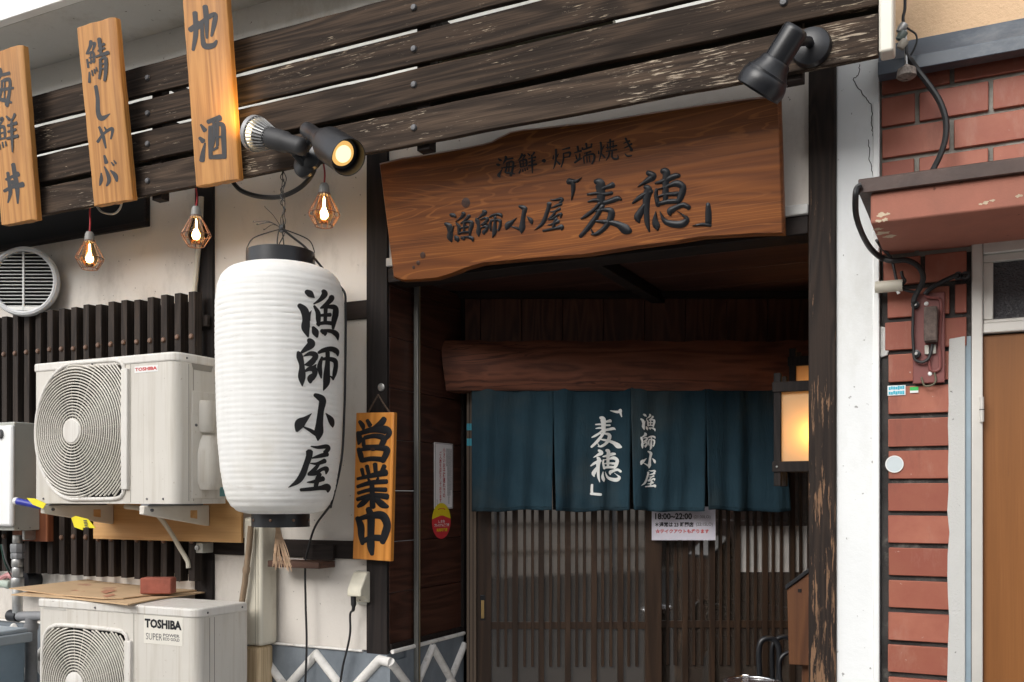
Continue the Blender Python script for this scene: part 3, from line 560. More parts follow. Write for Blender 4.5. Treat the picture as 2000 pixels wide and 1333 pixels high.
# ------------------------------------------------------------------ eave screen of charred boards
SS = thing('slat_screen', 'row of four charred weathered boards bolted under the eave', 'slat screen', (-2.5, -.3, 2.6))
XR = -.251
rows = [((-6.5, 2.632), (XR, 2.628), 2.736), (None, 2.757, 2.867), (None, 2.884, 2.985), (None, 3.003, 3.115)]
boltx = [-6.0, atY(298, 230, -.3).x, atY(816, 98, -.3).x, atY(1533.6, 13, -.3).x]
for i, (z0, z1) in enumerate(((2.626, 2.736), (2.758, 2.866), (2.882, 2.984), (3.003, 3.114))):
    bm_ = MB(); nn = 60; r0 = random.Random(i)
    xsn = [XL+(XR-XL)*j/nn for j in range(nn+1)]; ja = [r0.uniform(-.0016, .0016) for _ in xsn]; jb = [r0.uniform(-.0016, .0016) for _ in xsn]
    poly = [(x, z0+j) for x, j in zip(xsn, ja)]+[(x, z1+j) for x, j in zip(xsn[::-1], jb)]
    bd = bm_.prism(poly, -.322, -.30, lambda u, v, h: Vector((u, h, v))).build('board', SLATW if i == 0 else SLAT, SS, bevel=.003)
    for bx in boltx:
        zc = (z0+z1)/2+(.004 if i % 2 else -.003)
        if abs(bx-boltx[3]) < .01 and i == 0: continue
        MB().lathe([(.0, .0), (.0105, .0), (.0105, .004), (.008, .008), (.0, .009)], leanframe((bx, -.322, zc), 0), 14, False).build('bolt', BOLT, bd)
for bx in boltx:
    B('batten', BEAM, SS, bx-.004, bx+.045, -.299, -.26, 2.612, 3.10, .002)
    for z in (2.90, 3.05): B('strut', BEAM, SS, bx+.01, bx+.035, -.2595, .0, z, z+.03, .002)
B('back_rail', plain('olive_rail', (.05, .047, .032), .7, var=.4), SS, XL, XR-.004, -.255, -.225, 2.70, 2.80, .003)
pts = [atY(*q, -.25) for q in ((860, 130), (1000, 97), (1130, 68), (1200, 45))]
o = MB().tube(pts, .016, 10).build('conduit', plain('olive_pipe', (.30, .30, .20), .5, dirt=(.12, .12, .09)), None); tag(o, 'olive grey conduit pipe lying in the gap between the eave boards', 'pipe')
pts = [atY(*q, -.27) for q in ((70, 318), (110, 300), (170, 291), (260, 272), (300, 277), (360, 246), (480, 214), (560, 198), (650, 175), (740, 158), (830, 140))]
o = MB().tube(spline(pts, 6), .0045, 6).build('grey_cable', plain('pale_cable', (.45, .43, .36), .5), None); tag(o, 'thin pale cable running along the gap behind the eave boards', 'cable')

# ------------------------------------------------------------------ three upright plank signs
def plank(label, O, deg, x0, x1, top, t, glyphs, tilt=.0):
    M = leanframe(O, deg); r = thing('plank_sign', label, 'sign', M=M, group='plank signs on the eave boards')
    c = .022
    poly = [(x0, 0), (x1-c, 0), (x1, 0), (x1, top-.004), (x1-c, top+.006), ((x0+x1)/2, top+.002), (x0+.01, top), (x0, top-.012)]
    m = MB(); rg = random.Random(int(abs(x0)*1000)+int(top*100))
    def ring(zf, chx):
        pts = []
        for j in range(9): pts.append((x0+(x1-chx-x0)*j/8, rg.uniform(-.002, .002)))
        for j in range(1, 17): pts.append((x1-chx+rg.uniform(-.0012, .0012), top*j/16))
        for j in range(1, 9): pts.append((x1-chx-(x1-chx-x0)*j/8, top+rg.uniform(-.002, .002)))
        for j in range(1, 16): pts.append((x0+rg.uniform(-.0012, .0012), top-top*j/16))
        return pts
    R = [[m.bm.verts.new((x, y, z)) for x, y in ring(z, ch)] for z, ch in ((-t, 0), (-.012, 0), (0, .018))]
    for A, B_ in zip(R, R[1:]):
        for k in range(len(A)): m.bm.faces.new((A[k], A[(k+1) % len(A)], B_[(k+1) % len(A)], B_[k]))
    m.bm.faces.new(R[0][::-1]); m.bm.faces.new(R[-1])
    m.build('board', PLANK, r, M, bevel=.002)
    letters(r, INKM, M, planef(M), glyphs, fat=1.2)
    B('hook', STEEL, r, (x0+x1)/2-.003, (x0+x1)/2+.003, top*.8, top*.8+.006, -t-.05, -t+.001, 0, M)
    return r
P2 = atY(184, 403, -.372); d2 = direct(150, 60, 4.167)
plank('orange plank sign with one kanji above three kana, middle of the three upright planks', P2, 6.9, 0, .19, .648, .035, [(c, d2) for c in '鯖しゃぶ'])
P3 = atY(383, 365, -.372); d3 = direct(360, 0, 4.04)
plank('tallest upright plank sign with two widely spaced kanji, lit at its lower right edge', P3, 5.8, 0, .188, .70, .035, [(c, d3) for c in '地酒'])
P1 = atY(61, 430, -.372); d1 = direct(0, 110, 4.44)
plank('upright plank sign with three kanji, cut by the left edge of the photo', P1, 5.3, -.178, .02, .668, .035, [('海', fit('海', 2, 172, 50, 74, -.12, -.13)), ('鮮', fit('鮮', 12, 262, 48, 74, -.12, -.13)), ('丼', d1)])

# ------------------------------------------------------------------ the big carved signboard
BM = leanframe(atY(768, 545, -.075), 12.5)
BS = thing('carved_signboard', 'wide live edge brown wooden signboard with carved black writing over the entrance', 'signboard', M=BM)
top = [(739, 319), (783, 308), (830, 301), (877, 293), (940, 281), (958, 276), (972, 268), (994, 257), (1020, 252), (1060, 248), (1100, 243), (1163, 236), (1257, 221), (1360, 205), (1469, 190), (1522, 185)]
bot = [(1531, 458), (1478, 459), (1374, 465), (1320, 474), (1242, 484), (1180, 494), (1140, 500), (1060, 506), (1003, 511), (940, 517), (905, 527), (880, 537), (850, 546), (814, 549), (783, 550), (767, 543)]
P = [onplane(*q, BM) for q in top+bot]; poly = [(p.x, p.y) for p in P]
m = MB(); nP = len(poly); cx_ = sum(p[0] for p in poly)/nP; cy_ = sum(p[1] for p in poly)/nP
def scl(p, dx, dy): return (p[0]+(dx if p[0] < cx_ else -dx), p[1]+(dy if p[1] < cy_ else -dy))
R = [[m.bm.verts.new((*q, z)) for q in ([scl(p, i_, j_) for p in poly])] for z, i_, j_ in ((-.055, .008, .016), (-.035, 0, -.004), (-.008, 0, 0), (0, .006, .006))]
for A, B_ in zip(R, R[1:]):
    for k in range(nP): m.bm.faces.new((A[k], A[(k+1) % nP], B_[(k+1) % nP], B_[k]))
m.bm.faces.new(R[0][::-1]); m.bm.faces.new(R[-1])
m.build('board', SIGNW, BS, BM)
f = planef(BM)
letters(BS, INK, BM, f, [(ch, fit(ch, *q, -.11)) for ch, q in (('漁', (897, 446, 55, 60)), ('師', (955, 438, 50, 55)), ('小', (1014, 430, 50, 54)), ('屋', (1071, 422, 54, 62)))], .0006, .0035, 4, 1.1)
dd = direct(1100, 320, 6.452); letters(BS, INK, BM, f, [(ch, dd) for ch in '「麦穂」'], .0006, .005, 4, 1.08)
dd = direct(960, 250, 6.897); letters(BS, INK, BM, f, [(ch, dd) for ch in '海鮮・炉端焼き'], .0006, .0012, 4, 1.12)
KN = plain('knot', (.055, .022, .012), .5, var=.5, scale=60)
kn = MB()
for px, py, r in ((910, 396.5, .0165), (826, 499, .011), (817, 514, .008), (808, 523, .006)):
    p = onplane(px, py, BM); kn.lathe([(.0, .0004), (r*.86, .0008), (r, .0003)], Matrix.Translation((p.x, p.y, .0004)), 18, False)
kn.build('knot', KN, BS, BM)
mb = MB()
for a in (.12, 1.2): mb.box(a, a+.03, .2, .23, -.2, -.05)
mb.build('hanger', BEAM, BS, BM)

# ------------------------------------------------------------------ the hanging OPEN board
A_ = atY(695.5, 807, -.05); B_l = atY(688.7, 1092, -.05); OM = frame(B_l, Vector((1, 0, 0)), Vector((0, 0, 1)))
tl = onplane(695.3, 807.7, OM); tr = onplane(769, 805, OM); br = onplane(763, 1093, OM)
ang = math.atan2(tl.x, tl.y); OM = OM @ Matrix.Rotation(-ang, 4, 'Z')
tl = onplane(695.3, 807.7, OM); tr = onplane(769.5, 804.5, OM); br = onplane(763, 1093, OM)
OB = thing('open_board', 'bright orange wooden board with three big black kanji hanging on the dark post', 'sign', M=OM)
wb, hb = (tr.x+br.x)/2, (tl.y+tr.y)/2
MB().box(0, wb, 0, hb, -.022, 0).build('board', OPENW, OB, OM, bevel=.003)
dd = direct(680, 780, 4.04); letters(OB, INK, OM, planef(OM), [(ch, dd) for ch in '営業中'], .0006, .0012, 4, 1.14)
nail = OM.inverted() @ atY(739, 771, -.045)
mb = MB()
for x in (wb*.27, wb*.86): mb.tube([(x, hb-.002, -.011), (x+(nail.x-x)*.5, hb+(nail.y-hb)*.5-.002, -.005), (nail.x, nail.y, -.004)], .0032, 6)
mb.build('rope', plain('brown_rope', (.09, .06, .04), .9, var=.6, scale=200), OB, OM)
kn = MB(); p = onplane(728.5, 878, OM); kn.lathe([(0, .0034), (.008, .003), (.010, .0)], Matrix.Translation((p.x, p.y, .0)) @ Matrix.Diagonal((1.25, .7, 1, 1)), 14, False); kn.build('knot', KN, OB, OM)
p = atY(745, 757, -.014)
o = MB().lathe([(0, 0), (.0145, 0), (.0145, .003), (.011, .005), (0, .0045)], leanframe((p.x, -.0142, p.z), 0), 20, False).build('round_tag', STEEL, None, bevel=.0)
tag(o, 'small round metal tag nailed to the post above the hanging orange board', 'tag')

# ------------------------------------------------------------------ the paper lantern
LX, LY, LZ0, LZ1 = -2.219, -.28, 1.440, 2.303
prof = [(0, .52), (.008, .66), (.025, .82), (.05, .91), (.09, .97), (.15, .997), (.22, 1.0), (.32, 1.0), (.45, .992), (.6, .978), (.72, .956), (.82, .92), (.89, .878), (.94, .825), (.97, .755), (.99, .66), (1, .50)]
def lr(z):
    t = min(1, max(0, (LZ1-z)/(LZ1-LZ0)))
    for (a, ra), (b, rb) in zip(prof, prof[1:]):
        if t <= b:
            u = (t-a)/(b-a); return .2215*(ra+(rb-ra)*u)
    return .2215*.5
PITCH = .0195
def lrs(z, a=0): return lr(z)-.0016*(1-abs(math.sin(math.pi*(z-LZ0)/PITCH))**.5)*(1+.45*math.sin(7*a+z*60)+.35*math.sin(13*a-z*210))
LN = thing('paper_lantern', 'large white ribbed paper lantern with four black kanji hanging from wire', 'lantern', (LX, LY, LZ0))
mb = MB(); rows = []; nz = 44*5
for i in range(nz+1):
    z = LZ1-(LZ1-LZ0)*i/nz
    rows.append([mb.bm.verts.new((LX+(lrs(z, 2*math.pi*k/72)-.0006*(abs((k % 9)-4) < 1))*math.cos(2*math.pi*k/72), LY+(lrs(z, 2*math.pi*k/72)-.0006*(abs((k % 9)-4) < 1))*math.sin(2*math.pi*k/72), z)) for k in range(72)])
for A, B_ in zip(rows, rows[1:]):
    for k in range(72): mb.bm.faces.new((A[k], A[(k+1) % 72], B_[(k+1) % 72], B_[k]))
sh = mb.build('paper_shade', LPAPER, LN)
for p in sh.data.polygons: p.use_smooth = True
T_ = Matrix.Translation((LX, LY, 0))
MB().lathe([(.118, LZ1-.012), (.118, LZ1+.050), (.112, LZ1+.050), (.112, LZ1-.012)], T_, 48, False).build('rim', BLACK, LN, bevel=.001)
lo_ = MB().lathe([(.100, LZ0+.008), (.100, LZ0-.046), (.094, LZ0-.046), (.094, LZ0+.008)], T_, 48, False).build('rim', BLACK, LN, bevel=.001)
mb = MB()
for k in range(8): mb.lathe([(0, 0), (.0055, 0), (.004, .004), (0, .005)], T_ @ Matrix.Rotation(k*math.pi/4+.35, 4, 'Z') @ Matrix.Translation((.1, 0, LZ0-.022)) @ Matrix.Rotation(math.pi/2, 4, 'Y'), 10, False)
mb.build('rivet', STUD, lo_)
def lhit(px, py, h):
    d = ray(px, py); t = 2.4
    def g_(t):
        q = CAM+d*t; return math.hypot(q.x-LX, q.y-LY)-(lr(q.z)+.0010+h)
    a = None
    step = .02
    while t < 4.2 and g_(t) > 0: t += step
    if t >= 4.2: t = -((CAM-Vector((LX, LY, 0))).xy.dot(d.xy))/d.xy.length_squared; return CAM+d*t
    lo, hi = t-step, t
    for _ in range(18):
        m_ = (lo+hi)/2
        if g_(m_) > 0: lo = m_
        else: hi = m_
    return CAM+d*hi
letters(LN, INKL, None, lhit, [(ch, direct(540, oy, 6.056)) for ch, oy in (('漁', 550), ('師', 550), ('小', 760), ('屋', 760))], .0002, 0, 6, 1.06)
def at_l(px, py): # point at the lantern's own depth
    n = Vector((-ST, CT, 0)); d = ray(px, py); O = Vector((LX, LY, 0)); return CAM+d*((O-CAM).dot(n)/d.dot(n))
mb = MB(); knot = at_l(551, 447)
for k, (px, py) in enumerate(((513, 492), (592, 500), (558, 494), (584, 520))):
    e = Vector((LX+.114*math.cos(k*math.pi/2+.6), LY+.114*math.sin(k*math.pi/2+.6), LZ1+.045))
    mid = (knot+e)/2; out = (e-Vector((LX, LY, e.z)))*.28
    mb.tube(spline([knot, mid+out+Vector((0, 0, .012)), e+Vector((0, 0, .02)), e], 6), .0022, 6)
mb.build('hanger_wire', RUBBER, LN)
rg = random.Random(3); mb = MB(); hook = at_l(553, 335)
for k in range(4):
    pts = [hook+Vector((rg.uniform(-.008, .008), rg.uniform(-.005, .005), 0))]
    for j in range(1, 9): pts.append(hook.lerp(knot, j/9)+Vector((rg.uniform(-.011, .011), rg.uniform(-.008, .008), 0)))
    pts.append(knot); mb.tube(spline(pts, 4), .0016, 5)
for px, py in ((496, 432), (518, 403), (503, 437), (516, 447)):
    e = at_l(px, py); mb.tube(spline([knot, knot.lerp(e, .4)+Vector((0, -.01, .012)), e+Vector((0, 0, -.004)), e], 4), .0014, 5)
mb.box(knot.x-.009, knot.x+.009, knot.y-.006, knot.y+.006, knot.z-.012, knot.z+.012)
loop = [knot+Vector((.02*math.cos(a)-.0, .01*math.sin(a), -.035+.03*math.sin(a*1.0+1))) for a in [i*.7 for i in range(9)]]
mb.tube(spline(loop, 4), .0011, 5); mb.build('twisted_wire', RUBBER, LN)
pts = [at_l(*q) for q in ((553, 447), (575, 465), (600, 485), (625, 515), (650, 545))]
pts = [p+Vector((0, -.01, 0)) for p in pts]
for px, py in ((660, 570), (671, 600), (675, 650), (674, 720), (666, 800), (655, 900), (632, 985), (628, 990)):
    q = at_l(px, py); rad = Vector((q.x-LX, q.y-LY, 0)).normalized(); rr = lr(q.z)+.006
    pts.append(Vector((LX+rad.x*rr, LY+rad.y*rr, q.z)))
for px, py in ((615, 1030), (600, 1080), (596, 1110), (597, 1180), (599, 1260), (596, 1340)): pts.append(atY(px, py, -.05))
o = MB().tube(spline(pts, 6), .0042, 7).build('lantern_cable', RUBBER, None); tag(o, 'thin black cable draped over the right side of the paper lantern and down the wall', 'cable')
# straw tassel and its little shelf
p = atY(545, 1035, -.28); rg = random.Random(5); mb = MB()
for k in range(34):
    e = at_l(rg.uniform(532, 570), rg.uniform(1095, 1118)); a = at_l(rg.uniform(538, 546), 1030)
    mb.tube(spline([a, a.lerp(e, .5)+Vector((rg.uniform(-.006, .004), rg.uniform(-.006, .006), 0)), e], 3), [.0022, .0022, .0022, .0022, .002, .0016, .001][:7], 4)
o = mb.build('straw_tassel', STRAW, None); tag(o, 'frayed straw tassel hanging below the paper lantern', 'tassel')
SH = thing('small_shelf', 'small dark wooden ledge fixed to the lower wall beam below the lantern', 'shelf', (atY(575, 1108, -.09).x, -.06, 1.26))
a, b = atY(526, 1100, -.10), atY(626, 1097, -.10)
B('shelf_board', MSTAND, SH, a.x, b.x, -.11, -.012, a.z-.014, a.z+.010, .002)
B('back_board', BEAM, SH, a.x+.10, b.x, -.026, -.0125, a.z+.012, a.z+.07, .002)

# ------------------------------------------------------------------ caged bulbs
def caged_bulb():
    r = thing('caged_bulb', 'tmp', 'light bulb', (0, 0, 0))
    MB().lathe([(.0, .062), (.012, .062), (.017, .052), (.019, .03), (.0205, .03), (.0205, .022), (.0, .022)], None, 20, False).build('socket', plain('grey_socket', (.22, .215, .20), .5), r)
    MB().lathe([(.012, .022), (.014, .012), (.022, -.008), (.029, -.030), (.030, -.045), (.026, -.062), (.015, -.074), (.0, -.078)], None, 24, False).build('bulb', BGLASS, r)
    rb = bpy.data.objects
    fl = MB(); fl.lathe([(.0, .018), (.003, .008), (.0042, -.02), (.011, -.034), (.0135, -.046), (.009, -.057), (.0, -.059)], None, 12, False); fl.build('filament', BULBC, r)
    mb = MB(); n = 12
    for k in range(n):
        a = 2*math.pi*k/n; q = lambda rr, z: (rr*math.cos(a), rr*math.sin(a), z)
        mb.tube([q(.019, .026), q(.024, .015), q(.053, -.040), q(.053, -.046), q(.030, -.084)], .0015, 5)
    for rr, z in ((.053, -.043), (.030, -.084), (.020, .026)):
        mb.tube([(rr*math.cos(2*math.pi*k/32), rr*math.sin(2*math.pi*k/32), z) for k in range(32)], .0018, 5, True)
    mb.build('cage', COPPER, r)
    MB().tube(spline([(0, 0, .06), (.003, 0, .10), (-.003, .004, .15), (.002, .012, .20)], 5), .0032, 6).build('cord', REDW, r)
    return r
proto = caged_bulb()
LB = ['lit caged bulb on a red cord, leftmost of the three, above the dark wooden lattice', 'lit caged bulb hanging against the dark post beside the conduit, middle of three', 'lit caged bulb hanging under the black spotlight right of the lantern wires']
def copy_tree(o, parent=None):
    c = o.copy(); COL.objects.link(c)
    if parent is not None: c.parent = parent; c.matrix_parent_inverse = Matrix.Identity(4)
    for ch in list(o.children): copy_tree(ch, c)
    return c
for i, (px, py) in enumerate(((175, 490), (383, 443), (633, 401))):
    o = proto if i == 0 else copy_tree(proto)
    p = atY(px, py, -.27); M_ = Matrix.Translation((p.x, p.y, p.z+.012)) @ Matrix.Rotation(i*.7, 4, 'Z'); o.matrix_basis = M_; WM[o] = M_
    tag(o, LB[i], 'light bulb', 'caged bulbs hanging under the eave')

# ------------------------------------------------------------------ lamps on the eave boards
def axisM(p, d):
    d = Vector(d).normalized(); q = d.to_track_quat('Z', 'Y').to_matrix().to_4x4(); return Matrix.Translation(p) @ q
cb = atY(572, 296, -.335)
r = thing('led_lamp', 'black lamp holder with a white finned bulb aimed left at the tallest plank sign', 'lamp', cb)
MB().lathe([(.0, 0), (.046, 0), (.044, .010), (.028, .018), (.0, .020)], leanframe((cb.x+.045, -.3225, cb.z-.05), 0), 28, False).build('mount', BLACK, r)
pA = atY(592, 288, -.44); pB = atY(501, 262, -.425); dv = (pB-pA).normalized()
LM_ = axisM(pA, dv); L_ = (pB-pA).length
MB().tube([(cb.x+.045, -.335, cb.z-.05), (cb.x+.035, -.375, cb.z-.02), tuple(pA)], .013, 10).build('arm', BLACK, r)
MB().lathe([(0, -.012), (.016, -.010), (.027, 0), (.029, .01), (.029, L_*.33), (.0345, L_*.37), (.0345, L_*.68), (.030, L_*.70), (0, L_*.70)], LM_, 28, False).build('holder', plain('rubber_holder', (.028, .028, .030), .6), r)
mb = MB(); mb.lathe([(.024, L_*.70), (.030, L_*.76), (.040, L_*.92), (.0, L_*.90)], LM_, 28, False)
for k in range(26):
    a = 2*math.pi*k/26; R_ = LM_ @ Matrix.Rotation(a, 4, 'Z')
    pts = [(.028, L_*.70), (.038, L_*.71), (.056, L_*.95), (.056, L_*1.0), (.038, L_*.95)]
    mb.prism([(u, v) for u, v in pts], -.0016, .0016, lambda u, v, h: R_ @ Vector((u, h, v)))
mb.lathe([(.050, L_*.985), (.0585, L_*.985), (.0585, L_*1.06), (.050, L_*1.06)], LM_, 36, False)
lb = mb.build('finned_bulb', FIN, r)
MB().lathe([(0, L_*1.05), (.051, L_*1.05), (.051, L_*1.055), (0, L_*1.058)], LM_, 30, False).build('lens', LEDC, lb)
sl = bpy.data.lights.new('led_beam', 'SPOT'); slo = bpy.data.objects.new('led_beam', sl); COL.objects.link(slo)
tgt = atY(468, 220, -.40); src = LM_ @ Vector((0, 0, L_*1.12))
slo.location = src; sl.energy = 4.0; sl.color = (1, .62, .22); sl.spot_size = math.radians(75); sl.spot_blend = .8; sl.shadow_soft_size = .04
slo.rotation_euler = (src-tgt).to_track_quat('Z', 'Y').to_euler(); WM[slo] = Matrix.Translation(src)

def spotlight(label, mount, pA, pB, rc, rh, Lc, lit, long=False):
    r = thing('spotlight', label, 'spotlight', mount, 'black spotlights on the eave boards')
    d = (pB-pA).normalized(); M = axisM(pA, d); L = (pB-pA).length
    MB().lathe([(.0, 0), (.052, 0), (.052, .006), (.048, .016), (.030, .024), (.0, .026)], leanframe((mount.x, -.3225, mount.z), 0), 36, False).build('mount', BLACK, r)
    base = M @ Vector((0, 0, L*.22)); 
    MB().tube([(mount.x, -.34, mount.z), (mount.x, -.365, mount.z), tuple((base+Vector((mount.x, -.365, mount.z)))/2), tuple(base)], .012, 10).build('arm', BLACK, r)
    bd = MB().lathe([(0, 0), (rc*.82, .0), (rc*.95, .004), (rc, .012), (rc, Lc), (rc*1.12, Lc+.004), (rc*1.15, Lc+.02)], M, 36, False)
    body = bd.build('body', BLACK, r)
    mb = MB()
    for a in (0, math.pi): mb.box(rc*.99, rc*1.03, -.002, .002, .01, Lc, M @ Matrix.Rotation(a+.6, 4, 'Z'))
    mb.build('seam', BLACK, body)
    if long: hp = [(rc*1.12, Lc-.002), (rc*1.22, Lc+.004), (rc*1.25, Lc+.012), (rh*.95, Lc+.042), (rh, Lc+.05), (rh*1.03, L-.02), (rh*.98, L), (rh*.93, L), (rh*.93, L-.05), (rc*.6, L-.05)]
    else: hp = [(rc*1.10, Lc+.002), (rc*1.28, Lc+.006), (rc*1.36, Lc+.020), (rh*.84, Lc+.050), (rh*.97, Lc+.072), (rh, L), (rh*.955, L), (rh*.86, L-.052), (rc*.6, L-.052)]
    hd = MB().lathe(hp, M, 14 if long else 40, False).build('hood', BLACK, r, bevel=.001)
    zl = L-.042
    MB().lathe([(0, zl+.012), (rh*.3, zl+.011), (rh*.46, zl+.008), (rh*.46, zl), (0, zl-.004)], M, 32, False).build('lens', LENS if lit else PGLASS, hd)
    MB().lathe([(rh*.463, zl+.008), (rh*.64, zl+.004), (rh*.68, zl), (rh*.463, zl)], M, 32, False).build('lens_edge', LENSR if lit else PGLASS, hd)
    mb = MB(); mb.lathe([(rh*.685, zl-.004), (rh*.84, zl-.004), (rh*.80, zl+.006), (rh*.685, zl+.006)], M, 32, False); mb.build('lens_ring', BLACK, hd)
    return r
spotlight('lit black spotlight with a glowing lens, facing down right beside the lantern wires', atY(609, 305, -.3225), atY(598, 253, -.46), atY(681, 308, -.55), .0255, .057, .094, True)
spotlight('unlit black spotlight on a round plate, aimed down at the signboard near the right end', atY(1585, 94, -.3225), atY(1557, 54, -.455), atY(1479, 180, -.43), .0335, .063, .088, False, True)
pts = [atY(*q, -.24) for q in ((452, 352), (470, 372), (505, 384), (545, 385), (580, 371), (602, 352), (613, 333), (615, 318))]
o = MB().tube(spline(pts, 6), .0085, 8).build('black_hose', RUBBER, None); tag(o, 'black cable sagging in a loop below the eave boards behind the lantern wires', 'cable')
pts = [atY(*q, -.25) for q in ((188, 402), (200, 415), (222, 418), (234, 408), (238, 395))]
o = MB().tube(spline(pts, 6), .004, 6).build('white_cable', plain('off_white_cable', (.55, .53, .48), .5), None); tag(o, 'short white cable looping below the middle plank sign', 'cable')

# ------------------------------------------------------------------ round vent, lattice, conduit
vp = atY(51, 552, -.10); VM = frame(vp, Vector((CT, ST, 0)), Vector((0, 0, 1))); R_ = .153
V = thing('round_vent', 'round white louvred vent cover on the plaster wall', 'vent', (vp.x, 0, vp.z))
MB().lathe([(R_*.9, .0), (R_*.9, -.03), (R_*.6, -.06), (R_*.6, -.20), (0, -.20)], VM, 40, False).build('duct', plain('vent_duct', (.5, .5, .5), .5), V)
MB().lathe([(R_*.92, 0), (R_*.99, .004), (R_, .018), (R_*.97, .030), (R_*.91, .033), (R_*.855, .026), (R_*.855, 0)], VM, 56, False).build('frame', plain('vent_enamel', (.62, .63, .64), .4, var=.06), V)
MB().lathe([(0, .006), (R_*.9, .006), (R_*.9, .002), (0, .002)], VM, 40, False).build('dark_back', DARK, V)
mb = MB(); n = 17
for i in range(n):
    y = -R_*.80+1.6*R_*i/(n-1); hw = math.sqrt(max(0, (R_*.85)**2-y*y))
    if hw > .02: mb.box(-hw, hw, y-.0012, y+.0014, .010, .022, VM)
mb.box(-.004, .004, -R_*.84, R_*.84, .020, .026, VM)
mb.build('louvre', plain('louvre_enamel', (.60, .61, .60), .45, var=.1), V)
MB().box(-R_*.5, R_*.5, -R_*.84, -R_*.72, .012, .025).build('tab', WHITEP, V, VM, .003)

LT = thing('wooden_lattice', 'dark wooden lattice of upright bars with copper brown nails on the wall', 'lattice', (-3.5, -.05, 1.16))
B('backing', DARK, LT, -5.4, -2.884, -.022, -.002, 1.185, 2.29, 0)
for z in (1.30, 2.18): B('rail', LATT, LT, -5.4, -2.79, -.040, -.023, z, z+.045, .002)
for i in range(30):
    x = -2.848-.0748*i; rg = random.Random(i)
    bar = MB().box(x-.0005, x+.033, -.082, -.041, 1.162+rg.uniform(-.003, .003), 2.311+rg.uniform(-.004, .004)).build('bar', LATT, LT, bevel=.002)
    for z in (2.135, 1.325): MB().lathe([(0, 0), (.0115, 0), (.0115, .003), (.008, .0075), (0, .009)], leanframe((x+.016, -.082, z+rg.uniform(-.004, .004)), 0), 12, False).build('nail', STUD, bar)
pts = [atY(*q, -.03) for q in ((393, 385), (391, 440), (386, 500), (381, 560), (379, 578))]
o = MB().tube(spline(pts, 4), .0105, 8).build('wall_conduit', BEIGEP, None); tag(o, 'thin beige conduit running down the wall onto the top of the lattice', 'pipe')
o = MB().box(-2.70, -2.60, -.10, -.001, 1.95, 2.135).build('pipe_cover', plain('cream_cover', (.66, .66, .58), .45), None, bevel=.03, seg=5); tag(o, 'rounded cream pipe cover on the wall behind the upper air conditioner', 'cover')

